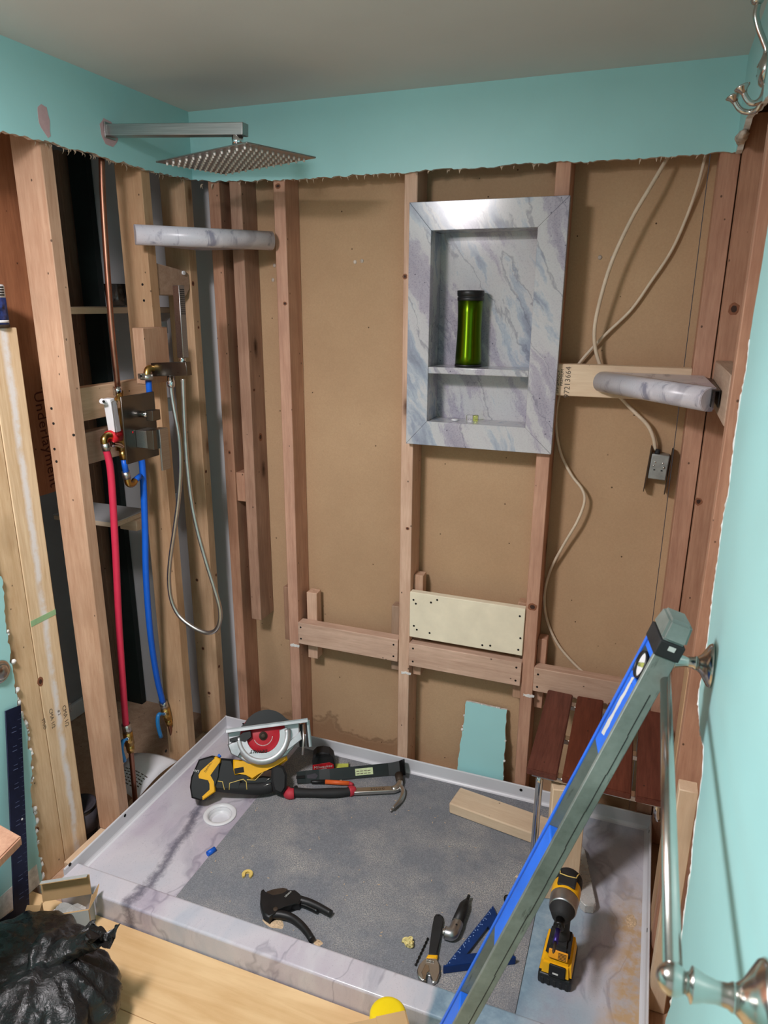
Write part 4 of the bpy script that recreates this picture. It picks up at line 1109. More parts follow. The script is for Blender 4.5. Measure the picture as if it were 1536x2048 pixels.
for r_ in range(6):
    u0 = .12 + r_ * .05
    for w_ in range(7):
        v0 = .12 + w_ * .105; v1 = v0 + .07 + .02 * ((r_ * 7 + w_) % 3 - 1)
        pts_ = []
        for (u, v) in ((u0, v0), (u0, v1), (u0 + .018, v1), (u0 + .018, v0)):
            q = A.lerp(B2, v).lerp(D2.lerp(C2, v), u); pts_.append(q + V(0, 0, .0206 + .045 * math.sin(u * 2.6) * (1 - v * .5) + .012 * math.sin(v * 3)))
        mb.poly(pts_, [(0, 1, 2, 3)])
mb.build('print_lines', 'grey_ink', pp, kind='stuff')
tn = thing('paint_tin', 'dark dented tin standing behind the pale jamb stud', 'tin', (-.17, -.53, -.029))
loc = (-.165, -.575, -.0295)
MB().lathe([(.0, 0), (.046, 0), (.047, .003), (.046, .006), (.046, .10), (.047, .104), (.045, .106)], 28).build('can', 'black_steel', tn, loc=loc)
MB().lathe([(.045, .1065), (.048, .108), (.048, .112), (.040, .110), (.036, .106), (0, .106)], 28).build('lid', 'dark_grey', tn, loc=loc)
MB().lathe([(.0464, .03), (.0464, .095)], 28).build('label', 'dark_grey', tn, loc=loc)

# ------------------------------------------------------------------ left foreground
cn = thing('spray_can', 'blue and white can standing on the cut wall end', 'can', (XJ - .03, -.78, ztop))
pe = PX(14, 650, XJ - .02); loc = (XJ - .022, pe.y - .034, ztop + .0002)
MB().lathe([(.030, 0), (.0335, .001), (.0335, .007), (.0325, .008)], 32).build('rim', 'bracket', cn, loc=loc)
MB().lathe([(.0325, .008), (.0325, .070)], 32).build('label', 'can_blue', cn, loc=loc)
MB().lathe([(.0326, .012), (.0326, .018)], 32).build('white_band', 'white_plastic', cn, loc=loc)
MB().lathe([(.0325, .070), (.0325, .096), (.030, .10), (0, .102)], 32).build('white_top', 'white_plastic', cn, loc=loc)
mb = MB()
for k in range(4): a = -.25 + k * .0; q = V(.0327 * math.cos(.1), .0327 * math.sin(.1), .074 + k * .006); mb.box((q.x - .0005, q.y - .012, q.z), (q.x + .0003, q.y + .008, q.z + .0035))
mb.build('print_lines', 'black_print', cn, loc=loc, kind='stuff')

rz = thing('wall_rosette', 'satin nickel round rosette on the teal wall at far left', 'rosette', (XJ + .013, -.7, .75))
p = PX(18, 1333, XJ + .0135)
FRZ = frame((XJ + .0131, p.y - .0305, p.z), (0, 1, 0), (0, 0, 1))
MB().lathe([(.031, 0), (.031, .003), (.0285, .0065), (.022, .009), (.020, .0085)], 40).build('flange', 'nickel', rz, mat=FRZ)
MB().lathe([(.0205, .0085), (.0195, .012), (.013, .0145), (0, .015)], 32).build('centre_boss', 'nickel', rz, mat=FRZ)

# framing square leaning on the teal wall
pl0 = PX(27, 1410, XJ + .022); ph = PZ(60, 1828, .0015)
nrm = (ph - V(pl0.x, ph.y, pl0.z)).cross(V(0, 1, 0)).normalized()
def SQ(px, py): return PP(px, py, pl0, nrm)
fs0 = SQ(60, 1828); vd = (SQ(42, 1410) - fs0); ud = V(0, -1, 0); ud = (ud - vd.normalized() * ud.dot(vd.normalized())).normalized()
LV = vd.length; FSQ = frame(fs0, ud, vd)
mb = MB(); mb.prism([(0, 0), (.42, 0), (.42, .040), (.0475, .040), (.0475, LV), (0, LV)], 0, .003, .0005)
sq = thing('framing_square', 'dark navy framing square leaning on the teal wall at left', 'square', (fs0.x, fs0.y, 0))
mb.build('steel_blade', 'navy_steel', sq, mat=FSQ)
mb = MB(); zz = .0032
if (FSQ.to_3x3() @ V(0, 0, 1)).x < 0: zz = -.0002
for k in range(42):
    hh = .02 + k * (LV - .03) / 42; l = .012 if k % 4 == 0 else (.008 if k % 2 == 0 else .005)
    mb.box((.001, hh, zz - .0002), (.001 + l, hh + .0007, zz + .0002))
for k in range(10): mb.box((.018, .06 + k * .05, zz - .0002), (.032, .062 + k * .05, zz + .0001)); mb.box((.018, .072 + k * .05, zz - .0002), (.030, .0735 + k * .05, zz + .0001))
mb.build('scale_marks', plain('worn_scale', c(70, 80, 112), .6), sq, mat=FSQ, kind='stuff')
mb = MB(); mb.cyl((.012, .27, zz), (.012, .27, zz + (.0004 if zz > 0 else -.0004)), .003, n=10); mb.cyl((.08, .022, zz), (.08, .022, zz + (.0004 if zz > 0 else -.0004)), .003, n=10); mb.build('hang_hole', 'white_plastic', sq, mat=FSQ, kind='stuff')

# wooden wall shelf whose corner enters the frame at left
zs = .50
k0, k1, k2 = PZ(43, 1672, zs), PZ(0, 1648, zs), PZ(0, 1716, zs)
e1 = (k1 - k0).normalized(); e2 = (k2 - k0).normalized()
tw = (k0.x - (XJ + .0140)) / -e1.x
st = thing('wall_shelf', 'scuffed wooden wall shelf corner at the far left edge', 'shelf', k0 + e1 * tw)
q = [k0, k0 + e1 * tw, k0 + e1 * tw, k0]
dn = .34
wq = k0 + e2 * dn; wq2 = V(XJ + .0140, wq.y, zs)
q = [k0, k0 + e1 * tw, wq2, wq]
MB().hexa([p - V(0, 0, .022) for p in q] + q, .003).build('top_board', 'stud_red', st)
MB().box((XJ + .0140, wq.y + .05, zs - .10), (XJ + .03, wq.y + .09, zs - .0223), .002).build('bracket', 'bracket', st)

# cardboard box with open flaps
cb = thing('cardboard_box', 'small open cardboard box with white outside on the laminate', 'box', (.09, -.86, 0))
F0, F1 = PZ(89, 1877, .0005) + V(-.002, -.008, 0), PZ(189, 1860, .0005) + V(-.002, -.008, 0)
ux = (F1 - F0).normalized(); uy = V(-ux.y, ux.x, 0); WB = (F1 - F0).length; DB = .050; HB = .074
FCB = frame(F0, ux, uy)
wt = .0022
def cbp(name, v, mts=('cardboard', 'cardwhite')):
    mb = MB(); mb.hexa(v)
    mb.bm.normal_update()
    return mb
def panel(name, p, q, r_, nrm_out, t=wt, parent=cb):
    """flat sheet p, q, r, q+(r-p) inside brown, outside white"""
    p, q, r_ = V(*p), V(*q), V(*r_); s_ = q + (r_ - p); n_ = V(*nrm_out).normalized() * t
    mb = MB(); vsx, fsx = mb.poly([p, q, s_, r_, p + n_, q + n_, s_ + n_, r_ + n_], [(0, 3, 2, 1), (4, 5, 6, 7), (0, 1, 5, 4), (1, 2, 6, 5), (2, 3, 7, 6), (3, 0, 4, 7)])
    fsx[1].material_index = 1
    return mb.build(name, ['cardboard', 'cardwhite'], parent, mat=FCB)
panel('front_wall', (0, 0, 0), (WB, 0, 0), (0, 0, HB), (0, -1, 0))
panel('back_wall', (0, DB, 0), (WB, DB, 0), (0, 0, HB), (0, 1, 0))
panel('side_wall', (0, 0.0003, 0), (0, DB - .0003, 0), (0, .0003, HB), (-1, 0, 0))
panel('side_wall', (WB, .0003, 0), (WB, DB - .0003, 0), (WB, .0003, HB), (1, 0, 0))
panel('bottom', (.0005, .0005, .001), (WB - .0005, .0005, .001), (.0005, DB - .0005, .001), (0, 0, -1), .0009)
panel('lid', (.001, DB + .001, HB), (WB - .001, DB + .001, HB), (.001, DB + .006, HB + .058), (0, 1, -.1))
panel('lid_tongue', (.004, DB + .0062, HB + .0585), (WB - .004, DB + .0062, HB + .0585), (.004, DB - .012, HB + .066), (0, .3, 1))
panel('flap', (-.001, .004, HB), (-.001, DB - .01, HB), (-.034, .006, HB + .006), (-.1, 0, -1))
panel('flap', (WB + .001, .004, HB), (WB + .001, DB - .01, HB), (WB + .020, .014, HB + .030), (1, 0, -.6))
cp = MB(); cp.X = FCB
vs_ = []; nx, ny = 10, 8
for i in range(nx + 1):
    for k in range(ny + 1):
        u, v = i / nx, k / ny; vs_.append((.012 + u * (WB - .028), .01 + v * (DB - .02), .045 + .045 * (noise.noise(V(u * 3, v * 3, 1)) + .35) * math.sin(u * 3.1)))
cp.poly(vs_, [(i * (ny + 1) + k, i * (ny + 1) + k + 1, (i + 1) * (ny + 1) + k + 1, (i + 1) * (ny + 1) + k) for i in range(nx) for k in range(ny)])
o = cp.build('plastic_wrapping', 'clear_cloudy', None); cp_o = o; sm = o.modifiers.new('t', 'SOLIDIFY'); sm.thickness = .0006; tag(o, 'crumpled clear plastic wrapping inside the open cardboard box', 'wrapping')

# bin bag
bg = thing('bin_bag', 'full crumpled black plastic bin bag on the laminate floor', 'bin bag', (.19, -1.13, 0))
bm_ = bmesh.new(); bmesh.ops.create_icosphere(bm_, subdivisions=6, radius=1)
BC = V(.185, -1.135, .088)
for v in bm_.verts:
    d = v.co.normalized(); s = 1.0
    s += .10 * noise.noise(d * 1.5 + V(3, 1, 5)) + .05 * noise.noise(d * 3.1 + V(1, 8, 2))
    an = math.atan2(d.y - .25, d.x - .22); rad = math.hypot(d.y - .25, d.x - .22)
    if d.z < 0: rad = 2.2 - rad
    # creases that fan out from the tied neck, sharp on top and fading down the flanks
    cr = abs(noise.noise(V(an * 2.4, rad * 1.1, 3.3))); cr2 = abs(noise.noise(V(an * 5.5, rad * 2.4, 7.7))); cr3 = abs(noise.noise(V(an * 3 + rad * 4, rad * 6.5, 1.2)))
    s += .10 * (.25 - cr) + .055 * (.25 - cr2) + .030 * (.2 - cr3)
    p = V(d.x * .222 * s, d.y * .19 * s, d.z * .116 * s)
    q = BC + p; q.z = max(.001 + .0015 * (noise.noise(q * 30) + 1), q.z); v.co = q
for f in bm_.faces: f.smooth = True
mb = MB(); mb.bm.free(); mb.bm = bm_; mb.build('sack', 'bag', bg)
kn = PZ(178, 1890, .235); kb = V(.235, -1.085, .165)
nr = []; rr = []
top = PZ(190, 1874, .235)
for k in range(16):
    t = k / 15; nr.append(kb.lerp(top, t) + V(.006 * math.sin(t * 9), .005 * math.cos(t * 7), 0)); rr.append(.05 * (1 - t) ** 2 + .014 + .012 * (t > .6) * (t - .6) * 2.4)
mb = MB(); mb.tube(nr, rr, 40)
for v in mb.bm.verts: v.co += V(noise.noise(v.co * 70), noise.noise(v.co * 70 + V(3, 3, 3)), noise.noise(v.co * 60 + V(7, 1, 2))) * .008
mb.build('tied_neck', 'bag', bg)
mb = MB()
for j, (dx, dy, dz) in enumerate(((.045, .015, .012), (-.05, .02, .0), (.02, -.02, .03))):
    vs_ = []; n1, n2 = 10, 6; a = top + V(0, 0, -.01); d = V(dx, dy, dz)
    sdv = d.cross(V(0, 0, 1)).normalized()
    for i in range(n1 + 1):
        for k in range(n2 + 1):
            u = i / n1; w = (k / n2 - .5) * (.022 + .035 * u); q = a + d * u + sdv * w; vs_.append(q + V(noise.noise(q * 60), noise.noise(q * 60 + V(2, 2, 2)), noise.noise(q * 60 + V(4, 4, 4))) * .012)
    mb.poly(vs_, [(i * (n2 + 1) + k, i * (n2 + 1) + k + 1, (i + 1) * (n2 + 1) + k + 1, (i + 1) * (n2 + 1) + k) for i in range(n1) for k in range(n2)], True)
mb.build('loose_ends', 'bag', bg)

# yellow tub and cardboard flap at the bottom edge
yt = V(.972, -.905, 0)
o = thing('yellow_tub', 'yellow round plastic tub in front of the curb at bottom', 'tub', yt)
pt = PY(776, 2022, -.905)
MB().lathe([(.030, 0), (.036, .001), (.039, .11), (.0395, pt.z - .022), (.0385, pt.z - .008), (.034, pt.z - .002), (.026, pt.z), (0, pt.z + .0004)], 40).build('tub_body', 'tub_yellow', o, loc=(pt.x, -.905, .0004))
cbx = thing('cardboard_carton', 'plain brown cardboard carton corner before the yellow tub', 'carton', (1.0, -1.05, 0))
zc_ = .185
q0, q1 = PZ(742, 2037, zc_), PZ(812, 2022, zc_)
# carton stands on the floor; only its upper corner shows
ux = (q1 - q0).normalized(); uy = V(ux.y, -ux.x, 0)
FC2 = frame((q0.x, q0.y, 0), ux, V(0, 0, 1)); wq = (q1 - q0).length
mb = MB(); q = [q0 - ux * .05, q1, q1 + uy * .12, q0 - ux * .05 + uy * .12]
mb.hexa([V(p.x, p.y, .0006) for p in q] + [V(p.x, p.y, zc_) for p in q], .001).build('carton_body', 'cardboard', cbx)
mb = MB(); mb.hexa([p + V(0, 0, .0004) for p in (q0 + ux * .01, q1 - ux * .003, q1 - ux * .003 + uy * .055, q0 + ux * .01 + uy * .055)] + [p + V(0, 0, .0024) for p in (q0 + ux * .01, q1 - ux * .003, q1 - ux * .003 + uy * .055, q0 + ux * .01 + uy * .055)]).build('carton_flap', 'cardboard', cbx)
# ---- part 3
# ------------------------------------------------------------------ teal offcut, teak seat, timber offcuts at the back
b0, b1 = PY(913, 1541, .022), PY(1005, 1559, .022); zb = .040
t0, t1 = PY(932, 1403, .078), PY(1014, 1420, .078)
b0, b1 = V(b0.x - .003, .02, .012), V(b1.x + .002, .02, .012)
fx_ = (b1 - b0); fy_ = (t0 + t1 - b0 - b1) / 2
FO = frame(b0, fx_, fy_); Li = FO.inverted()
def o2(p): q = Li @ p; return (q.x, q.y)
out = jag([o2(b0), o2(b1), o2(t1), o2(t0)], .0018, .010, 21, (0,))
oc = thing('drywall_offcut', 'teal painted drywall offcut leaning behind the tray rim', 'offcut', ((b0 + b1) / 2))
mb = MB(); mb.prism(out, -.0118, 0)
mb.bm.normal_update()
for f in mb.bm.faces:
    if abs(f.normal.z) < .5: f.material_index = 1
    elif f.normal.z < 0: f.material_index = 2
mb.build('painted_board', ['teal', 'gypsum_white', 'sheath'], oc, mat=FO)
mb = MB(); R = random.Random(8)
for k in range(9):
    t = R.random(); e = R.choice(((o2(b0), o2(t0)), (o2(b1), o2(t1)), (o2(t0), o2(t1))))
    mb.ball((e[0][0] + (e[1][0] - e[0][0]) * t, e[0][1] + (e[1][1] - e[0][1]) * t, -.003), R.uniform(.003, .006), 6)
mb.build('plaster_crumbs', 'gypsum_white', oc, mat=FO, kind='stuff')

bs = thing('shower_bench', 'slatted dark teak shower bench with chrome frame in the right corner', 'bench', (1.3, -.2, .036))
YN, YR = -.375, -.012
def slat(fl_, fr_, nl, nr_):
    A, B, C_, D = PY(*fl_, YR), PY(*fr_, YR), PY(*nr_, YN), PY(*nl, YN)
    up_ = (B - A).cross(D - A).normalized()
    if up_.z < 0: up_ = -up_
    th = .020
    mb = MB(); q = [D, C_, B, A]
    ct_ = (A + B + C_ + D) / 4; FS = frame(ct_, (B - A).normalized(), up_.cross((B - A).normalized()))
    # mesh with the length along local Z so the teak grain runs down the slat
    ln_ = ((A + B) - (C_ + D)).normalized(); wd = (B - A + C_ - D).normalized()
    m3 = Matrix((wd, up_.cross(wd) * 0 + (ln_.cross(wd)), ln_)).transposed().to_4x4(); m3.translation = ct_; mi = m3.inverted()
    mb.hexa([mi @ (p - up_ * th) for p in q] + [mi @ p for p in q], .0025)
    mb.build('slat', 'teak', bs, mat=m3); return A, B, C_, D, up_
sl = [((1096, 1378), (1146, 1389), (1054, 1536), (1115, 1551)), ((1154, 1390), (1206, 1400), (1126, 1553), (1191, 1570)), ((1215, 1403), (1268, 1413), (1201, 1573), (1265, 1589)), ((1277, 1416), (1331, 1427), (1274, 1592), (1341, 1607))]
rs_ = [slat(*q) for q in sl]
up_ = rs_[0][4]
for v_, nm in ((.06, 'rear_rail'), (.93, 'front_rail'), (.5, 'middle_rail')):
    L0 = rs_[0][0].lerp(rs_[0][3], v_); R0 = rs_[3][1].lerp(rs_[3][2], v_)
    ex = (R0 - L0).normalized()
    p0, p1 = L0 + ex * .012 - up_ * .0275, R0 - ex * .004 - up_ * .0275
    mb = MB(); mb.X = frame((p0 + p1) / 2, ex, (rs_[0][3] - rs_[0][0])); Lh = (p1 - p0).length / 2
    mb.box((-Lh, -.011, -.0072), (Lh, .011, .0072), .001, 1).build(nm, 'nickel', bs)
    if nm == 'front_rail': fr0, fr1 = p0, p1
lx = fr0 + (fr1 - fr0).normalized() * .020
mb = MB(); mb.tube(smooth_path([lx - V(0, 0, .006), lx - V(0, 0, .12), V(lx.x, lx.y, .12), V(lx.x + .002, lx.y + .004, .085), V(lx.x + .02, lx.y + .025, .066), V(1.255, -.318, .058), V(1.288, -.290, .056)], 6), .0095, 16); mb.build('leg', 'chrome', bs)
rx = fr1 - (fr1 - fr0).normalized() * .02
mb = MB(); mb.tube(smooth_path([rx - V(0, 0, .006), rx - V(0, 0, .03), rx - V(-.01, -.03, .07), rx - V(-.01, -.16, .10), rx + V(.01, .28, -.12)], 5), .0075, 12); mb.build('leg', 'chrome', bs)
# clear foot bar on the tray floor
f0, f1 = V(1.297, -.175, ZP), V(1.349, -.388, ZP)
mb = MB(); mb.X = frame((f0 + f1) / 2, f1 - f0, V(0, 0, 1).cross(f1 - f0)); Lh = (f1 - f0).length / 2
sg = 1 if (mb.X.to_3x3() @ V(0, 0, 1)).z > 0 else -1
mb.prism([(-Lh, -.012), (-Lh + .015, -.02), (Lh - .012, -.02), (Lh, -.010), (Lh, .012), (Lh - .012, .02), (-Lh + .015, .02), (-Lh, .012)], sg * .0004, sg * .026, .002)
o = mb.build('clear_foot', 'clear_cloudy', None); tag(o, 'cloudy clear plastic bar on the tray beside the chrome bench leg', 'plastic bar')

def post_block():
    q = PZ(1087, 1794, ZP), PZ(1150, 1797, ZP)
    zt_ = .0
    ctx = (q[0] + q[1]) / 2
    yv = -.352
    zt_ = min(fr0.z, fr1.z) - .0095
    o = timber2('support_block', V(1.270, yv, ZP + .0004), V(1.268, yv + .002, zt_), (1, 0.25, 0), .086, .038, 'pine')
    return tag(o, 'upright pale timber block propping up the teak bench', 'timber')
post_block()
z38 = ZM + .038
A = PZ(924, 1580, z38); B = PZ(898, 1606, z38); C_ = PZ(1098, 1679, z38); D = PZ(1080, 1646, z38)
ln_ = ((C_ - B).normalized()); wd = V(-ln_.y, ln_.x, 0); ww = (A - B).dot(wd)
Ls = .315
ctr = B + ln_ * Ls / 2 + wd * .0445; ctr.z = ZM + .0194
o = timber2('timber_offcut', ctr - ln_ * Ls / 2, ctr + ln_ * Ls / 2, wd, .089, .038, 'pine', None, None, .004)
tag(o, 'short pale pine offcut lying flat on the grey mat', 'timber')

# ------------------------------------------------------------------ spirit level leaning on the towel bar post
lv_ = thing('spirit_level', 'long blue and grey spirit level leaning on the towel bar', 'spirit level', (1.04, -1.04, 0))
T = PY(1358, 1232, -.978); Bp = V(1.046, -1.040, .018)
a_ = (T - Bp).normalized(); Lv = (T - Bp).length
vd_ = (CAM - (T + Bp) / 2); vd_ = (vd_ - a_ * vd_.dot(a_)).normalized(); rr_ = a_.cross(vd_).normalized()
if rr_.dot(RT) < 0: rr_ = -rr_
th = math.radians(21)
ng = vd_ * math.cos(th) + rr_ * math.sin(th); nb = -rr_ * math.cos(th) + vd_ * math.sin(th)
# local axes: z along the level (from foot to top), x = towards grey face, y = towards blue face
ML = Matrix((ng, a_.cross(ng), a_)).transposed().to_4x4(); ML.translation = Bp
sy = 1 if a_.cross(ng).dot(nb) > 0 else -1
FWD, WEB = .032, .058
def lt(px, py):
    q = PP(px, py, Bp + ng * 0.029, ng); return (q - Bp).dot(a_)
h1a, h1b = lt(1090, 1688), lt(1183, 1512); h2b = lt(962, 1893); vz = lt(1284, 1347)
cap0 = Lv - .055
MB().box((WEB / 2 - .008, -FWD / 2, .02), (WEB / 2, FWD / 2, cap0), .0012, 1).build('front_flange', 'level_grey', lv_, mat=ML)
MB().box((-WEB / 2, -FWD / 2, .02), (-WEB / 2 + .008, FWD / 2, cap0), .0012, 1).build('rear_flange', 'level_grey', lv_, mat=ML)
def rounded(x0, x1, z0, z1, holes=()): pass
segs = [(.02, h2b - .165), (h2b, h1a), (h1b, vz - .032), (vz + .032, cap0)]
for z0, z1 in segs:
    if z1 - z0 > .004: MB().box((-WEB / 2 + .0082, -FWD / 2 + .001, z0), (WEB / 2 - .0082, FWD / 2 - .001, z1), .003, 2).build('web', 'level_blue', lv_, mat=ML)
MB().box((-WEB / 2 - .0004, sy * (FWD / 2 - .0015), .02), (-WEB / 2 + .008, sy * (FWD / 2 + .0006), cap0)).build('blue_edge', 'level_blue', lv_, mat=ML)
MB().cyl((0, sy * -(FWD / 2 - .003), vz), (0, sy * (FWD / 2 - .0035), vz), .0190, n=32).build('vial_block', 'white_plastic', lv_, mat=ML)
mb = MB(); mb.lathe([(.0185, 0), (.0206, 0), (.0206, .0042), (.0185, .0042), (.0185, 0)], 32)
mb.build('vial_ring', 'black_plastic', lv_, mat=ML @ frame((0, sy * (FWD / 2 - .0035), vz), (0, 0, 1), (sy * 1.0, 0, 0)))
MB().cyl((-.012, sy * .010, vz - .006), (.012, sy * .010, vz + .006), .0045, n=14).build('vial', 'vial', lv_, mat=ML)
MB().box((-WEB / 2 + .0082, -FWD / 2 + .004, vz - .032), (WEB / 2 - .0082, -sy * 0 - FWD / 2 + .006, vz + .032)).build('web_back', 'white_plastic', lv_, mat=ML) if sy > 0 else MB().box((-WEB / 2 + .0082, FWD / 2 - .006, vz - .032), (WEB / 2 - .0082, FWD / 2 - .004, vz + .032)).build('web_back', 'white_plastic', lv_, mat=ML)
for k in (-1, 1): MB().box((-WEB / 2 + .0082, -FWD / 2 + .001, vz + k * .032 - (.010 if k > 0 else 0)), (WEB / 2 - .0082, FWD / 2 - .001, vz + k * .032 + (.010 if k < 0 else 0)), .002).build('web', 'level_blue', lv_, mat=ML)
MB().box((-.031, -.018, cap0), (.031, .018, cap0 + .024), .002).build('end_cap', 'black_rubber', lv_, mat=ML)
mb = MB(); mb.hexa([(-.031, -.018, cap0 + .0242), (.031, -.018, cap0 + .0242), (.031, .018, cap0 + .0242), (-.031, .018, cap0 + .0242), (-.022, -.0165, Lv), (.024, -.0165, Lv), (.024, .0165, Lv), (-.022, .0165, Lv)], .004); mb.build('dusty_cap_end', 'level_grey', lv_, mat=ML)
MB().box((-.030, -.017, -.012), (.030, .017, .02), .003).build('end_cap', 'black_rubber', lv_, mat=ML)
mb = MB()
for k in range(14):
    z0 = .06 + k * (cap0 - .12) / 14; mb.box((WEB / 2 - .0004, -.0005 - sy * .006 + .0009 * math.sin(k * 1.7), z0), (WEB / 2 + .0003, .0008 - sy * .006 + .0009 * math.sin(k * 1.7), z0 + (cap0 - .12) / 14))
mb.build('scored_line', 'black_rubber', lv_, mat=ML, kind='stuff')
MB().box((.0315, -.004, cap0 + .013), (.0316, .006, cap0 + .020)).build('cap_mark', 'grey_print', lv_, mat=ML)
wl_ = frame((0, sy * (FWD / 2 - .0007), (h1b + vz) / 2 + .02), (0, 0, 1), (-1, 0, 0) if sy > 0 else (1, 0, 0))
MB().prism(jag([(-.075, -.008), (.03, -.006), (.035, .004), (-.07, .006)], .002, .008, 4), 0, .0003).build('worn_lettering', 'grey_print', lv_, mat=ML @ wl_)

# ------------------------------------------------------------------ towel bar on the right wall
tb = thing('towel_bar', 'satin nickel towel bar with flared posts on the right wall', 'towel bar', (1.4844, -1.2, 1.08))
XW = 1.4844
pf, pn = PX(1427, 1318, XW), PX(1538, 2012, XW); XB = 1.420
zb_ = (pf.z + pn.z) / 2
bf, bn = V(XB, pf.y, pf.z - .012), PX(1345, 1958, XB)
pf = V(XW, bf.y, bf.z + .001); pn = V(XW, bn.y, bn.z)
for p, q in ((pf, bf), (pn, bn)):
    ro = MB(); FRm = frame((XW - .0002, p.y, p.z), (0, 1, 0), (0, 0, -1))     # local z points to -X
    if (FRm.to_3x3() @ V(0, 0, 1)).x > 0: FRm = frame((XW - .0002, p.y, p.z), (0, 1, 0), (0, 0, 1))
    if (FRm.to_3x3() @ V(0, 0, 1)).x > 0: FRm = FRm @ Matrix.Rotation(math.pi, 4, 'X')
    ro.lathe([(.032, 0), (.0325, .002), (.030, .006), (.022, .011), (.014, .016), (.010, .021)], 40); ro.build('rosette', 'nickel', tb, mat=FRm)
    ro = MB(); ro.lathe([(.010, .021), (.0105, .023), (.0085, .026), (.008, .034), (.0095, .042), (.0125, .0500), (.0128, .0512), (.0085, .0530), (.007, .0555)], 36); ro.build('post', 'nickel', tb, mat=FRm)
    MB().ball(q, .0118, 24).build('ball_end', 'nickel', tb)
MB().cyl(bf, bn, .0074, n=28).build('rail', 'nickel', tb)

# ------------------------------------------------------------------ double hook at the top right
hk = thing('coat_hook', 'satin nickel double coat hook high on the right wall', 'hook', (XW, -.45, 1.965))
YH = -.46
def HP(px, py, dy=0): return PY(px, py, YH + dy)
hb = HP(1530, 140)
mb = MB(); mb.lathe([(.026, 0), (.026, .003), (.022, .008), (.012, .012), (0, .013)], 36)
FRm = frame((XW - .0002, YH, hb.z), (0, 1, 0), (0, 0, 1))
if (FRm.to_3x3() @ V(0, 0, 1)).x > 0: FRm = FRm @ Matrix.Rotation(math.pi, 4, 'X')
mb.build('backplate', 'nickel', hk, mat=FRm)
c0 = V(XW - .010, YH, hb.z)
mb = MB(); P = smooth_path([c0 + V(0, 0, .004), HP(1533, 105), HP(1527, 82), HP(1517, 56), HP(1512, 30), HP(1516, 8)], 6); mb.tube(P, .0052, 14); mb.build('upper_prong', 'nickel', hk)
MB().ball(HP(1514, 2), .0105, 20, (1, 1, .6)).build('upper_knob', 'nickel', hk)
for dy, pts_, end in ((-.018, [(1530, 165), (1526, 190), (1514, 205), (1500, 205), (1490, 192), (1486, 180)], (1483, 176)), (.035, [(1530, 172), (1518, 214), (1500, 224), (1482, 220), (1471, 206), (1468, 198)], (1465, 198))):
    n_ = len(pts_); P = smooth_path([c0 - V(0, 0, .006)] + [HP(x, y, dy * min(1, (i + 1) / 3)) for i, (x, y) in enumerate(pts_)], 6)
    MB().tube(P, .0048, 14).build('lower_prong', 'nickel', hk)
    e = HP(*end, dy); d_ = (P[-1] - P[-3]).normalized()
    mb = MB(); mb.lathe([(.005, -.006), (.007, -.001), (.0125, .004), (.013, .006), (.010, .0075), (0, .008)], 24)
    mb.build('prong_tip', 'nickel', hk, mat=frame(P[-1], d_.orthogonal(), d_.cross(d_.orthogonal())))

# ------------------------------------------------------------------ tools on the mat
def F2(px, py, z=ZM): return PZ(px, py, z)
def flat(name, px, z0, z1, mat, parent, bev=.0015, zp=None, label=None, smooth=False):
    """a lying part: outline read on the plane z = zp, given its real thickness z0..z1"""
    zz_ = z1 if zp is None else zp
    mb = MB(); mb.prism([(PZ(x, y, zz_).x, PZ(x, y, zz_).y) for x, y in px], z0, z1, bev, smooth); return mb.build(name, mat, parent, label=label)

# circular saw, lying upside down with the shoe on top
cs = thing('circular_saw', 'yellow and black cordless circular saw lying upside down in the tray corner', 'circular saw', (.27, -.2, ZM))
O_ = PZ(526.4, 1471.6, .226); vw = (O_ - CAM); dep = vw.dot(FW); U_ = dep / FPX; vw = vw.normalized()
rt0 = (RT - vw * RT.dot(vw)).normalized(); up0 = rt0.cross(vw) * 1.0
tl = math.radians(7.5)
Fx = rt0 * math.cos(tl) + up0 * math.sin(tl); Yx = -rt0 * math.sin(tl) + up0 * math.cos(tl); Nx = Fx.cross(Yx)
MS = Matrix((Fx, Yx, Nx)).transposed().to_4x4(); MS.translation = O_
def SP(px, py):
    d = V(px - 526.4, -(py - 1471.6), 0) * U_; c_, s_ = math.cos(tl), math.sin(tl)
    return (d.x * c_ + d.y * s_, -d.x * s_ + d.y * c_)
def sprism(name, pts_, z0, z1, mat, bev=.002, label=None, smooth=False):
    mb = MB(); mb.prism([SP(*p) for p in pts_], z0, z1, bev, smooth); return mb.build(name, mat, cs, mat=MS, label=label)
y_sh = SP(526, 1451)[1]; xl, xr = SP(453, 1461)[0], SP(613, 1439)[0]
MB().box((xl, y_sh - .0025, -.095), (xr, y_sh + .0035, .030), .001, 1).build('shoe', 'alu', cs, mat=MS)
MB().box((xl, y_sh - .010, .026), (xr, y_sh + .0035, .030), .0008, 1).build('shoe_edge', 'alu_light', cs, mat=MS)
mb = MB()
for k in range(7):
    zz_ = -.085 + k * .014; mb.box((xr - .004, y_sh - .088, zz_), (xr + .004 + .004 * (k % 2), y_sh - .002, zz_ + .009), .001, 1)
mb.build('ribbed_bracket', 'alu', cs, mat=MS)
mb = MB(); mb.box((xr - .030, y_sh - .085, -.09), (xr - .012, y_sh - .012, -.04), .002).build('bevel_bracket', 'black_plastic', cs, mat=MS)
MB().tube([SP(604, 1450) + (.034,), SP(606, 1480) + (.036,), SP(605, 1508) + (.036,)], [.0035, .0035, .0045], 10).build('depth_rod', 'steel', cs, mat=MS)
Rb = .073
MB().lathe([(.0, -.001), (Rb, -.001), (Rb + .001, 0), (Rb, .001), (0, .001)], 64).build('blade', 'blade_red', cs, mat=MS @ Matrix.Translation((0, 0, .004)))
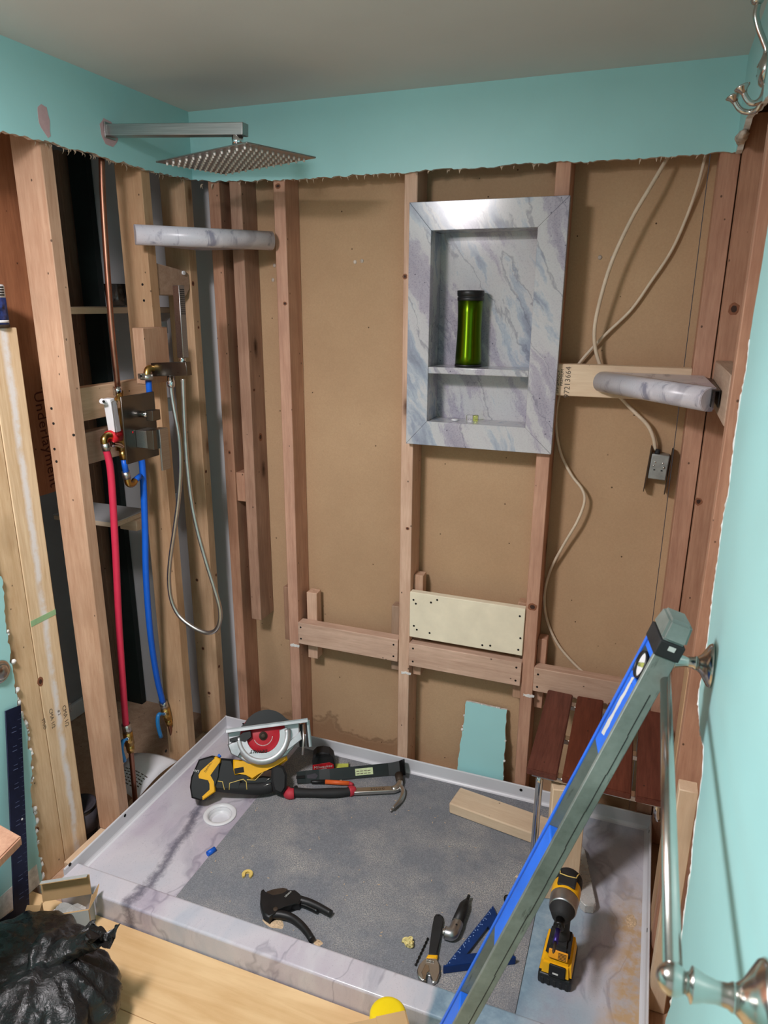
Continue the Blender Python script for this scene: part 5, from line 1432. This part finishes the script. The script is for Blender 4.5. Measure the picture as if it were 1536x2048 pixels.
# blade above the shoe is inside the dark retracting guard
g = []
for k in range(25):
    a = math.radians(8 + k * 164 / 24); g.append((Rb * 1.10 * math.cos(a) + .01, max(y_sh + .004, Rb * 1.10 * math.sin(a))))
mb = MB(); mb.prism(g, -.012, .014, .003).build('lower_guard', 'black_plastic', cs, mat=MS)
def arc(r0, r1, a0_, a1_, n_=26): return [(r1 * math.cos(math.radians(a0_ + (a1_ - a0_) * k / n_)), r1 * math.sin(math.radians(a0_ + (a1_ - a0_) * k / n_))) for k in range(n_ + 1)] + [(r0 * math.cos(math.radians(a1_ + (a0_ - a1_) * k / n_)), r0 * math.sin(math.radians(a1_ + (a0_ - a1_) * k / n_))) for k in range(n_ + 1)]
mb = MB(); mb.prism(arc(.053, .079, 176, 372), .0055, .020, .002).build('upper_guard', 'alu_light', cs, mat=MS)
mb = MB(); mb.tube([(.077 * math.cos(math.radians(176 + k * 6)), .077 * math.sin(math.radians(176 + k * 6)), .010) for k in range(33)], .0125, 14); mb.build('guard_rim', 'alu_light', cs, mat=MS)
sprism('guard_shell', [(456, 1466), (500, 1452), (598, 1441), (600, 1480), (575, 1510), (540, 1524), (500, 1524), (470, 1508), (459, 1490)], -.030, -.003, 'alu_light', .004)
sprism('chip_chute', [(458, 1488), (478, 1480), (486, 1500), (480, 1512), (466, 1506)], .0, .020, 'alu', .003)
sprism('link_arm', [(592, 1470), (600, 1462), (604, 1478), (572, 1502), (566, 1496)], .002, .014, 'alu_light', .002)
MB().lathe([(.0135, .004), (.0135, .0085), (.0115, .0105), (.0085, .0105), (.0085, .0145), (.004, .016), (0, .016)], 24).build('arbor_bolt', 'bracket', cs, mat=MS @ Matrix.Translation((SP(526.4, 1472)[0], 0, .0012)))
sprism('guard_lever', [(461, 1477), (480, 1473), (486, 1465), (502, 1462), (504, 1474), (492, 1484), (484, 1480), (462, 1483)], .006, .022, 'black_plastic', .002)
q = SP(519, 1497); ftx = frame((q[0], q[1] - .006, .0205), (-1, .10, 0), (-.10, -1, 0))
text('lettering', 'DEWALT', .0135, MS @ ftx, 'black_print', cs, ext=.0002, shear=.2, off=.0006)
mb = MB()
for k in range(22):
    a = math.radians(200 + k * 7); mb.box((.030 * math.cos(a) - .001, .030 * math.sin(a) - .0014, .0052), (.030 * math.cos(a) + .001, .030 * math.sin(a) + .0014, .0055))
mb.build('blade_print', 'grey_print', cs, mat=MS, kind='stuff')
# body, handle, battery
sprism('motor_housing', [(470, 1517), (520, 1520), (574, 1503), (577, 1518), (560, 1530), (540, 1531), (524, 1546), (508, 1556), (498, 1541), (472, 1546)], -.066, -.010, 'yellow', .006)
q = SP(540, 1515); MB().cyl((q[0], q[1], -.115), (q[0], q[1], -.066), .038, n=36).build('motor', 'black_plastic', cs, mat=MS)
sprism('rear_body', [(436, 1523), (446, 1514), (470, 1516), (470, 1545), (490, 1556), (486, 1574), (440, 1572), (430, 1556)], -.064, -.012, 'black_plastic', .006)
q = [SP(*p) for p in ((438, 1562), (466, 1566), (500, 1569), (528, 1570), (548, 1565))]
mb = MB(); mb.tube(smooth_path([(x, y, -.034) for x, y in q], 6), .0215, 18); mb.build('handle', 'black_rubber', cs, mat=MS)
sprism('trigger_guard', [(470, 1545), (498, 1541), (508, 1556), (530, 1548), (560, 1552), (556, 1562), (500, 1560), (478, 1556)], -.054, -.016, 'black_plastic', .004)
sprism('front_grip', [(546, 1533), (556, 1527), (570, 1530), (577, 1545), (577, 1570), (568, 1583), (552, 1576), (546, 1556)], -.064, -.006, 'black_rubber', .007)
sprism('battery', [(392, 1548), (404, 1516), (428, 1509), (442, 1512), (447, 1520), (440, 1546), (438, 1578), (414, 1591), (396, 1586), (391, 1566)], -.064, -.002, 'black_plastic', .005)
sprism('battery_shell', [(436, 1510), (446, 1515), (447, 1521), (426, 1545), (438, 1556), (440, 1575), (418, 1590), (413, 1583), (431, 1572), (430, 1560), (426, 1552), (406, 1552), (404, 1544), (411, 1538), (412, 1532)], -.0635, -.0005, 'yellow', .003)
q = SP(420, 1527); text('lettering', 'DEWALT', .0095, MS @ frame((q[0] + .006, q[1] - .004, -.0002), (.62, .78, 0), (-.78, .62, 0)), 'black_print', cs, ext=.0002)
q = SP(402, 1537); text('lettering', '5Ah', .0105, MS @ frame((q[0] - .001, q[1] + .001, -.0018), (-1, .25, 0), (-.25, -1, 0)), 'grey_print', cs, ext=.0002)
MB().cyl(SP(441, 1511) + (-.03,), SP(444, 1508) + (-.03,), .006, n=12).build('release_button', 'level_blue', cs, mat=MS)
for ln2 in ([(443, 1556), (452, 1557), (457, 1572)], [(466, 1572), (466, 1560), (480, 1556), (492, 1553), (498, 1558), (500, 1572)], [(499, 1554), (515, 1555), (530, 1540)], [(496, 1544), (506, 1548)]):
    mb = MB(); mb.tube([SP(*p) + (-.0125 if i or True else 0,) for i, p in enumerate(ln2)], .0014, 6); mb.build('yellow_line', 'clip', cs, mat=MS)
sprism('rating_plate', [(473, 1533), (491, 1530), (493, 1540), (475, 1543)], -.0101, -.0095, 'black_print', 0)
sprism('caution_label', [(508, 1517), (546, 1512), (548, 1518), (510, 1524)], -.0101, -.0096, 'bracket', 0)
mb = MB()
for p in ((536, 1556, 545, 1551), (532, 1566, 546, 1561)): mb.tube([SP(p[0], p[1]) + (-.013,), SP(p[2], p[3]) + (-.011,)], .0016, 8)
mb.build('lock_bar', 'steel', cs, mat=MS)

# tape measure
tm = thing('tape_measure', 'black tape measure with red label by the back rim', 'tape measure', (.45, -.1, ZM))
A, B = PZ(625, 1544, ZM + .0006), PZ(668, 1543, ZM + .0006)
ux = (B - A).normalized(); ux.z = 0; FT = frame(A, ux, (0, 0, 1))
s_ = (B - A).length; hh = s_ * 1.02
prof = [(0, 0), (s_ * 1.06, 0), (s_ * 1.06, hh * .25), (s_ * .98, hh * .72), (s_ * .80, hh * .93), (s_ * .5, hh), (s_ * .2, hh * .95), (s_ * .04, hh * .78), (0, hh * .5)]
mb = MB(); mb.prism(prof, -.045, 0, .004); mb.build('case', 'black_rubber', tm, mat=FT)
mb = MB(); mb.prism([(.002, .003), (s_ * 1.03, .003), (s_ * .98, hh * .40), (s_ * .80, hh * .50), (.001, hh * .38)], .0003, .0016, .0004); mb.build('front_label', 'red', tm, mat=FT)
mb = MB()
for k in range(9): mb.box((s_ * .18 + k * s_ * .075, hh * .80, .0002), (s_ * .18 + k * s_ * .075 + .002, hh * .965, .0016))
mb.build('grip_ribs', 'black_plastic', tm, mat=FT, kind='stuff')
text('lettering', 'Milwaukee', .0150, FT @ frame((s_ * .49, hh * .28, .0018), (1, .12, 0), (-.12, 1, 0)), 'grey_print', tm, ext=.0002, shear=.25)
text('lettering', '25ft', .0085, FT @ frame((s_ * .84, hh * .10, .0018), (1, 0, 0), (0, 1, 0)), 'grey_print', tm, ext=.0002)
mb = MB(); mb.tube([(.010, hh * .10, .0018), (s_ * .66, hh * .20, .0018)], .0006, 6); mb.build('swoosh', 'grey_print', tm, mat=FT)
mb = MB(); mb.box((s_ * 1.06, .002, -.036), (s_ * 1.06 + .045, .005, -.011), .0008).build('blade', 'tape_green', tm, mat=FT)
mb = MB(); mb.box((s_ * 1.06 + .045, -.0004, -.034), (s_ * 1.06 + .047, .012, -.013), .0004).build('hook', 'bracket', tm, mat=FT)

# flat pry bar
pb = thing('pry_bar', 'black flat pry bar with green sticker lying along the back rim', 'pry bar', (.55, -.08, ZM))
e0, e1 = PZ(594, 1566, ZM), PZ(806, 1546, ZM); ux = (e1 - e0).normalized()
tlt = math.radians(50)
sidev = V(ux.y, -ux.x, 0)              # towards the camera
yv = -sidev * math.cos(tlt) + V(0, 0, 1) * math.sin(tlt)
FPB = frame(e0 + sidev * .008, ux, yv)    # x along the bar, y across its width (leaning back), z out of the wide face
Lb = (e1 - e0).length
mb = MB(); bt = .0055
st_ = [(0, .006, .018), (.03, .0, .02), (.075, -.002, .020), (.11, .0, .019), (Lb * .5, .0, .019), (Lb - .05, .0, .020), (Lb - .028, .004, .021), (Lb - .010, .013, .023), (Lb - .001, .028, .025), (Lb + .002, .045, .026)]
vs_ = []; fs_ = []
for i, (x, zz_, w) in enumerate(st_):
    t_ = bt * (.45 if i in (0, len(st_) - 1) else 1)
    nx_ = 0 if i < 6 else (i - 5) / 4
    dx = t_ * nx_
    vs_ += [(x - dx, .021 - w, zz_ + t_ * (1 - nx_)), (x - dx, .021 + w, zz_ + t_ * (1 - nx_)), (x, .021 + w, zz_), (x, .021 - w, zz_)]
for i in range(len(st_) - 1):
    a = i * 4
    for k in range(4): fs_.append((a + k, a + 4 + k, a + 4 + (k + 1) % 4, a + (k + 1) % 4))
fs_ += [(0, 1, 2, 3), tuple(len(vs_) - 1 - k for k in range(4))]
mb.poly(vs_, fs_, False); mb.build('bar', 'black_steel', pb, mat=FPB)
mb = MB(); mb.prism([(.034, .016), (.062, .012), (.070, .021), (.062, .030), (.034, .026)], bt - .001 + .0005, bt + .0007); mb.build('nail_slot', 'dark_grey', pb, mat=FPB)
mb = MB(); mb.box((-.002, .017, .004), (.026, .026, .0125)).build('claw_notch', 'black_hole', pb, mat=FPB)
mb = MB(); sx0 = Lb * .545; mb.box((sx0, .010, bt), (sx0 + .060, .032, bt + .0004)).build('sticker', 'sticker', pb, mat=FPB)
mb = MB()
for k in range(8): mb.box((sx0 + .004 + (k % 4) * .0125, .014 + (k // 4) * .008, bt + .0005), (sx0 + .014 + (k % 4) * .0125, .0165 + (k // 4) * .008, bt + .0007))
mb.build('sticker_print', 'grey_ink', pb, mat=FPB, kind='stuff')

# claw hammer
hm = thing('claw_hammer', 'claw hammer with black and red grip lying on the grey mat', 'hammer', (.55, -.17, ZM))
zz_ = ZM + .014
a0_, a1_ = PZ(577, 1583, zz_), PZ(800, 1580, zz_)
g0, g1 = PZ(588, 1583, zz_), PZ(704, 1582, zz_)
def HM(px, py, z=zz_): return PZ(px, py, z)
P = smooth_path([HM(583, 1583), HM(600, 1585), HM(640, 1586), HM(680, 1585), HM(703, 1582)], 5)
mb = MB(); mb.tube(P, [.0155 + .0012 * math.sin(i * .6) for i in range(len(P))], 18)
for v in mb.bm.verts: v.co.z = ZM + .0005 + (v.co.z - ZM) * .9 + .001
mb.build('grip', 'black_rubber', hm)
mb = MB(); P = smooth_path([HM(574, 1577), HM(577, 1587), HM(588, 1587)], 4); mb.tube(P, [.010, .013, .0155, .0168, .0175, .0178, .0178, .017, .0165], 16)
for v in mb.bm.verts: v.co.z = max(ZM + .0003, v.co.z)
mb.build('grip_end', 'redgrip', hm)
mb = MB(); q = HM(592, 1575, ZM + .026); mb.cyl(q, q + V(0, 0, .004), .006, n=16).build('hang_hole', 'black_hole', hm)
mb = MB(); mb.tube(smooth_path([HM(698, 1583), HM(706, 1581), HM(712, 1580)], 3), [.0165, .0165, .016, .0155, .0145, .012, .010], 16); mb.build('grip_collar', 'redgrip', hm)
P = smooth_path([HM(708, 1583), HM(740, 1582), HM(772, 1581), HM(790, 1579)], 4)
mb = MB(); d_ = (P[-1] - P[0]).normalized(); mb.X = frame((P[0] + P[-1]) / 2, d_, V(-d_.y, d_.x, 0)); Lh = (P[-1] - P[0]).length / 2
mb.box((-Lh, -.0115, -.006), (Lh, .0115, .006), .002); FH2 = mb.X.copy(); mb.build('shank', 'steel', hm)
text('lettering', 'DOYLE', .012, FH2 @ frame((.01, .0, .0062), (-1, 0, 0), (0, -1, 0)), 'bracket', hm, ext=.0002, spacing=1.3)
P = smooth_path([HM(784, 1580), HM(794, 1576), HM(799, 1568), HM(800, 1558)], 4)
mb = MB(); mb.tube(P, [.010, .0115, .012, .012, .0125, .0125, .0125, .012, .0115, .0110, .0105, .0105, .0105], 16); mb.build('head', 'steel', hm)
q0, q1 = HM(800, 1564), HM(798, 1550); d_ = (q1 - q0).normalized()
MB().cyl(q0, q1, .0125, .0145, 24).build('striking_face', 'bracket', hm)
for s2 in (-1, 1):
    P = smooth_path([HM(797, 1570), HM(806, 1582), HM(803, 1597), HM(793 + s2 * 2, 1609), HM(783 + s2 * 3, 1619)], 6); n_ = len(P)
    mb = MB(); r0_ = [.0085 * (1 - .62 * i / (n_ - 1)) for i in range(n_)]
    lat = V(0, 0, 1)
    P2 = [p + (RT * (-.2) + V(0, 0, 1)) * (s2 * .0055 * (.4 + .6 * i / n_)) for i, p in enumerate(P)]
    for p, r_ in zip(P2, r0_): p.z = max(p.z, ZM + r_ + .0004)
    mb.tube(P2, r0_, 12); mb.build('claw', 'steel', hm)
# marker lying behind the hammer
pm = thing('marker_pen', 'orange marker pen with black cap lying against the hammer', 'marker', PZ(660, 1572, ZM))
zk = ZM + .009; m0, m1, m2, m3 = PZ(623, 1571, zk), PZ(652, 1571, zk), PZ(700, 1574, zk), PZ(708, 1577, zk)
bk = V(-.010, .016, 0)
m0, m1, m2, m3 = [p + bk for p in (m0, m1, m2, m3)]
MB().tube([m0, m0.lerp(m1, .1), m1], [.004, .0068, .0072], 16).build('cap', 'black_plastic', pm)
MB().cyl(m1, m2, .0074, n=18).build('barrel', 'orange', pm)
MB().cyl(m2, m3, .0072, .005, 16).build('tail', 'redgrip', pm)

# plastic pipe cutter
pc_ = thing('pipe_cutter', 'black ratchet pipe cutter lying open near the curb', 'pipe cutter', (.58, -.64, ZM))
z0 = ZM
flat('jaw_body', [(521, 1788), (522, 1779), (527, 1776), (531, 1787), (545, 1793), (566, 1789), (574, 1778), (590, 1778), (600, 1786), (606, 1796), (598, 1806), (583, 1806), (569, 1813), (556, 1819), (548, 1824), (538, 1834), (526, 1826), (520, 1806)], z0 + .0004, z0 + .026, 'black_plastic', pc_, .004)
flat('cutting_blade', [(529, 1788), (534, 1782), (548, 1778), (566, 1775), (575, 1777), (572, 1787), (560, 1794), (545, 1796)], z0 + .012, z0 + .020, 'bracket', pc_, .001, label='grey steel blade')
def lay_tube(name, px, rad, mat, parent, zc, squash=None):
    P = smooth_path([PZ(x, y, zc) for x, y in px], 6); n_ = len(P)
    r_ = [rad[0] + (rad[1] - rad[0]) * i / (n_ - 1) for i in range(n_)] if isinstance(rad, tuple) else [rad] * n_
    for p, rr2 in zip(P, r_): p.z = max(p.z, z0 + rr2 + .0003) if parent is not None else p.z
    mb = MB(); mb.tube(P, r_, 16); return mb.build(name, mat, parent)
lay_tube('upper_handle', [(584, 1796), (602, 1801), (620, 1806), (640, 1815), (662, 1827)], (.0125, .0085), 'black_plastic', pc_, z0 + .014)
lay_tube('handle_liner', [(570, 1805), (590, 1806), (610, 1811), (636, 1823)], (.006, .006), 'black_steel', pc_, z0 + .010)
lay_tube('lower_handle', [(540, 1829), (560, 1829), (582, 1835), (600, 1848), (614, 1864), (624, 1880)], (.0115, .0085), 'black_plastic', pc_, z0 + .013)
q = PZ(551, 1818, z0 + .027); MB().lathe([(.0065, -.004), (.0065, .001), (.004, .002), (0, .002)], 18, o=q).build('pivot_screw', 'bracket', pc_)
q = PZ(573, 1791, z0 + .0262); d_ = (PZ(581, 1784, z0 + .0262) - q).normalized(); text('lettering', 'LENOX', .007, frame(q + d_ * .006, d_, V(-d_.y, d_.x, 0)), 'grey_print', pc_, ext=.0001)

# cream clip and blue offcut of pipe
q = PZ(495, 1751, ZM); cl = []
for k in range(21): a = math.radians(-50 + k * 280 / 20); cl.append((.0155 * math.cos(a), .0155 * math.sin(a)))
for k in range(21): a = math.radians(230 - k * 280 / 20); cl.append((.0075 * math.cos(a), .0075 * math.sin(a)))
mb = MB(); mb.prism(cl, .0003, .0075, .001); o = mb.build('pipe_clip', 'clip', None, mat=Matrix.Translation(q) @ Matrix.Rotation(math.radians(18), 4, 'Z')); tag(o, 'cream C shaped plastic clip lying alone on the grey mat', 'clip')
q0, q1 = PZ(415, 1708, ZP + .0075), PZ(430, 1698, ZP + .0075)
mb = MB(); mb.lathe([(.0052, 0), (.0078, 0), (.0078, (q1 - q0).length), (.0052, (q1 - q0).length), (.0052, 0)], 24); d_ = (q1 - q0).normalized()
o = mb.build('pipe_offcut', 'pex_blue', None, mat=frame(q0, V(-d_.y, d_.x, 0), V(0, 0, 1))); 
if (o.matrix_basis.to_3x3() @ V(0, 0, 1)).dot(d_) < 0: o.matrix_basis = frame(q1, V(-d_.y, d_.x, 0), V(0, 0, 1))
tag(o, 'short blue pipe offcut at the left edge of the grey mat', 'pipe offcut')

# adjustable wrench
aw = thing('adjustable_wrench', 'adjustable wrench with black grip and yellow collar near the curb', 'wrench', (.99, -.63, ZM))
flat('grip', [(868, 1832), (872, 1826), (880, 1826), (886, 1831), (886, 1840), (880, 1875), (875, 1909), (857, 1909), (859, 1890), (864, 1855)], z0 + .0004, z0 + .013, 'black_rubber', aw, .004)
flat('collar', [(856, 1908), (876, 1909), (874, 1917), (852, 1916)], z0 + .001, z0 + .012, 'yellow', aw, .002)
flat('jaw', [(853, 1915), (873, 1916), (879, 1928), (880, 1945), (874, 1960), (865, 1966), (865, 1954), (861, 1944), (854, 1943), (850, 1950), (852, 1961), (844, 1960), (836, 1951), (834, 1940), (838, 1929), (846, 1921)], z0 + .0004, z0 + .0115, 'steel', aw, .002)
flat('sliding_jaw', [(851, 1927), (858, 1930), (859, 1942), (853, 1944), (851, 1958), (846, 1960), (843, 1944)], z0 + .002, z0 + .0128, 'nickel', aw, .001)
q = PZ(861, 1922, z0 + .012); d_ = (PZ(869, 1924, z0 + .012) - PZ(855, 1921, z0 + .012)).normalized()
mb = MB()
for k in range(6): mb.cyl(q + d_ * (-.009 + k * .0032), q + d_ * (-.0074 + k * .0032), .0042, n=14)
mb.build('adjusting_screw', 'steel', aw)
q = PZ(877, 1831, z0 + .0131); MB().cyl(q, q + V(0, 0, .0003), .0028, n=14).build('hang_hole', 'black_hole', aw)
b0, b1 = PZ(856, 1876, z0 + .004), PZ(831, 1930, z0 + .004); d_ = b1 - b0; P = []; rr2 = []
for i in range(41):
    t = i / 40; P.append(b0 + d_ * t); rr2.append(.0022 + .0009 * math.sin(t * 46))
o = MB().tube(P, rr2, 8).build('drill_bit', 'black_steel', None); tag(o, 'thin black twisted drill bit lying left of the wrench', 'drill bit')

# right-angle drill attachment
ra = thing('angle_attachment', 'black and silver right angle drill attachment beside the wrench', 'drill attachment', (1.03, -.52, ZM))
zc = z0 + .017
MB().tube([PZ(938, 1791, zc), PZ(935, 1799, zc), PZ(934, 1802, zc)], [.0045, .0045, .006], 6).build('hex_shank', 'black_steel', ra)
P = [PZ(934, 1801, zc), PZ(931, 1806, zc), PZ(928, 1812, zc), PZ(913, 1849, zc)]
MB().tube(P, [.006, .0095, .013, .0145], 24).build('sleeve', 'black_plastic', ra)
P = smooth_path([PZ(915, 1846, zc), PZ(909, 1860, zc), PZ(903, 1868, zc), PZ(890, 1865, zc)], 5)
MB().tube(P, [.0150] * 6 + [.0155] * 6 + [.0150] * 4, 24).build('angle_head', 'alu', ra)
MB().cyl(PZ(892, 1865, zc), PZ(885, 1863, zc), .0105, .008, 20).build('bit_socket', 'steel', ra)
q = PZ(913, 1849, zc + .0148); MB().cyl(q - V(0, 0, .002), q + V(0, 0, .0003), .0026, n=12).build('screw_hole', 'black_hole', ra)

# blue speed square
ss = thing('speed_square', 'blue anodised triangular speed square lying under the spirit level', 'speed square', (1.11, -.6, ZM))
zs_ = z0 + .010
A, Bq, Cq = PZ(986, 1812, zs_), PZ(886, 1938, zs_), PZ(1030, 1919, zs_)
ctr = (A + Bq + Cq) / 3
mb = MB()
def ins(p, k): return ctr.lerp(p, k)
tri = [A, Bq, Cq]; inn = [ins(p, .44) for p in tri]
vs_ = []; fs_ = []
for z_ in (zs_ - .0025, zs_ + .0015):
    for p in tri + inn: vs_.append((p.x, p.y, z_))
for i in range(3):
    j = (i + 1) % 3
    fs_ += [(i, j, 3 + j, 3 + i), (6 + i, 6 + j, 9 + j, 9 + i), (i, j, 6 + j, 6 + i), (3 + i, 3 + j, 9 + j, 9 + i)]
mb.poly(vs_, fs_); mb.build('triangle_plate', 'square_blue', ss)
d_ = (Cq - Bq).normalized(); wv = V(d_.y, -d_.x, 0); wv = wv if wv.dot(ctr - Bq) < 0 else -wv
mb = MB(); mb.hexa([V(p.x, p.y, z0 + .0004) for p in (Bq, Cq, Cq + wv * .005, Bq + wv * .005)] + [V(p.x, p.y, z0 + .0225) for p in (Bq, Cq, Cq + wv * .005, Bq + wv * .005)], .001); mb.build('fence', 'square_blue', ss)
mb = MB(); R = random.Random(6)
for i in range(26):
    t = (i + .7) / 27; p = A.lerp(Bq, t); q = ins(p, .90 if i % 3 else .80); q = ins(p, .955) if False else q
    mb.cyl((q.x, q.y, zs_ + .0014), (q.x, q.y, zs_ + .0018), .0016, n=8)
for i in range(16):
    p = A.lerp(Bq, (i + .5) / 16.5); q = ins(p, .965); mb.box((q.x - .0003, q.y - .002, zs_ + .0014), (q.x + .0004, q.y + .002, zs_ + .0017))
mb.build('scale_holes', plain('pale_blue_mark', c(120, 150, 200), .5), ss, kind='stuff')

# impact driver standing on its battery
idr = thing('impact_driver', 'yellow cordless impact driver standing upright on its battery', 'impact driver', (1.29, -.58, ZP))
B0, B1 = PZ(1074, 1963, ZP), PZ(1141, 1987, ZP)
ux = (B1 - B0); ux.z = 0; wB = ux.length; ux = ux.normalized(); FI = frame((B0 + B1) / 2, ux, V(-ux.y, ux.x, 0))   # x right, y away, z up
hw = wB / 2
dB = .112
mb = MB(); mb.box((-hw, .0, .0004), (hw, dB, .030), .006).build('battery_base', 'black_plastic', idr, mat=FI)
mb = MB()
for k in range(5): mb.box((-hw + .008 + k * .014, -.0012, .002), (-hw + .015 + k * .014, .004, .020), .001, 1)
mb.build('base_ribs', 'black_rubber', idr, mat=FI, kind='stuff')
mb = MB(); mb.hexa([(-hw + .001, .001, .028), (hw - .001, .001, .028), (hw - .001, dB - .004, .028), (-hw + .001, dB - .004, .028), (-hw + .004, .008, .064), (hw - .006, .008, .064), (hw - .008, dB - .012, .074), (-hw + .008, dB - .012, .074)], .006).build('battery_shell', 'yellow', idr, mat=FI)
mb = MB(); mb.X = FI @ frame((0.004, .0035, .046), (1, 0, 0), (0, .19, 1)); mb.box((-.019, -.015, -.001), (.019, .015, .0022), .003).build('battery_latch', 'black_plastic', idr)
mb = MB(); mb.X = FI @ frame((0.001, .003, .041), (1, 0, 0), (0, .19, 1)); mb.box((-.007, -.003, .0026), (.006, .001, .0030)).build('latch_print', 'grey_print', idr)
mb = MB(); mb.hexa([(-.029, .012, .064), (.029, .012, .064), (.028, dB - .016, .070), (-.028, dB - .016, .070), (-.026, .022, .098), (.026, .022, .098), (.022, .085, .104), (-.022, .085, .104)], .008).build('foot', 'black_rubber', idr, mat=FI)
mb = MB(); mb.X = FI @ frame((.003, .0155, .0815), (1, 0, 0), (0, .3, 1)); mb.box((-.023, -.0105, -.001), (.021, .0105, .0016), .002).build('rating_label', plain('orange_label', c(240, 160, 30), .5), idr)
mb = MB()
for k in range(5): mb.X = FI @ frame((.003, .0155, .0815), (1, 0, 0), (0, .3, 1)); mb.box((-.001, -.008 + k * .0032, .0017), (.018, -.0062 + k * .0032, .0019))
mb.build('label_print', 'bracket', idr, kind='stuff')
hz = .197
mb = MB(); P = smooth_path([(0, .055, .092), (0, .062, .12), (0, .064, .15), (0, .066, hz - .015)], 5); mb.tube(P, [.0205] * 4 + [.0185] * 8 + [.021] * 4, 20); mb.build('handle', 'black_rubber', idr, mat=FI)
mb = MB(); mb.box((-.007, .030, hz - .062), (.007, .048, hz - .030), .004).build('trigger', 'black_plastic', idr, mat=FI)
mb = MB(); mb.tube([(-.006, .036, hz - .024), (-.006, .0285, hz - .040), (.008, .0285, hz - .040)], .0016, 6).build('yellow_line', 'yellow', idr, mat=FI)
FHd = FI @ frame((0.0, 0, hz), (1, 0, 0), (0, 0, 1))      # local z = -y (towards the nose)
MB().lathe([(.010, -.004), (.010, .012), (.0125, .013), (.0125, .018), (.010, .019), (.0075, .019)], 24).build('chuck', 'black_steel', idr, mat=FHd)
MB().lathe([(.010, -.004), (.020, -.010), (.0285, -.030), (.0300, -.034)], 36).build('nose_boot', 'black_rubber', idr, mat=FHd)
MB().lathe([(.0300, -.032), (.0315, -.036), (.0330, -.062), (.0330, -.066)], 40).build('gear_case', 'alu', idr, mat=FHd)
MB().lathe([(.0325, -.064), (.0335, -.068), (.0335, -.100), (.0315, -.106)], 40).build('motor_housing', 'yellow', idr, mat=FHd)
MB().lathe([(.0328, -.104), (.0335, -.108), (.0325, -.132), (.027, -.139), (0, -.141)], 40).build('rear_cap', 'black_rubber', idr, mat=FHd)
mb = MB(); mb.box((-.021, .027, -.112), (.021, .0345, -.072), .004).build('top_grip', 'black_rubber', idr, mat=FHd)
mb = MB(); mb.tube([(-.024, .0285, -.128), (-.020, .0335, -.112), (-.019, .0345, -.104), (0, .0355, -.101), (.019, .0345, -.104), (.020, .0335, -.112), (.024, .0285, -.128)], .0013, 6).build('yellow_line', 'clip', idr, mat=FHd)
bt_ = thing('driver_bit', 'long purple driver bit held in the impact driver nose', 'driver bit', (FHd @ V(0, 0, .05)))
MB().cyl((0, 0, .0120), (0, 0, .038), .0036, n=6).build('hex_shank', 'steel', bt_, mat=FHd)
MB().cyl((0, 0, .026), (0, 0, .062), .0058, n=18).build('sleeve', 'purple', bt_, mat=FHd)
MB().tube([(0, 0, .062), (0, 0, .085), (0, 0, .090)], [.0034, .0034, .0015], 8).build('tip', 'bracket', bt_, mat=FHd)

# crumpled yellowish paper, dark spring clip, small wood bits
q = PZ(816, 1888, ZM)
mb = MB()
for dx, dy, r_, sq in ((-.006, .003, .009, .8), (.006, -.004, .0095, .9), (.004, .007, .007, 1.1)): mb.ball((dx, dy, r_ * sq * .9), r_, 14, (1, 1, sq))
for v in mb.bm.verts:
    v.co += V(noise.noise(v.co * 190), noise.noise(v.co * 190 + V(4, 4, 4)), noise.noise(v.co * 190 + V(8, 8, 8))) * .0055; v.co.z = max(.0003, v.co.z)
for f in mb.bm.faces: f.smooth = False
o = mb.build('paper_scrap', 'foam', None, loc=q); tag(o, 'crumpled yellowish scrap between the pipe cutter and the wrench', 'scrap')
sp = thing('wire_clip', 'small black wire clip on the mat beside the spirit level', 'clip', PZ(1008, 1795, ZM))
mb = MB(); mb.tube(smooth_path([PZ(1013, 1822, ZM + .002), PZ(1012, 1808, ZM + .003), PZ(1009, 1800, ZM + .004), PZ(1010, 1792, ZM + .006), PZ(1016, 1791, ZM + .006), PZ(1018, 1798, ZM + .004), PZ(1014, 1810, ZM + .003)], 5), .0018, 8).build('wire', 'black_steel', sp)
for i, (px, py) in enumerate(((964, 1640 - 28), (681, 1563), (1035, 1755))):
    q = PZ(px, py, ZM); mb = MB(); mb.X = Matrix.Translation(q) @ Matrix.Rotation(i * 1.3 + .4, 4, 'Z')
    mb.prism([(-.006, -.003), (.005, -.004), (.007, .003), (-.004, .004)], .0003, .0035, .0006)
    o = mb.build('wood_splinter', 'pine', None); tag(o, ('tiny pale wood splinter on the mat between hammer and pine offcut', 'tiny pale splinter on the mat beside the orange marker', 'tiny pale splinter on the mat left of the spirit level')[i], 'splinter')
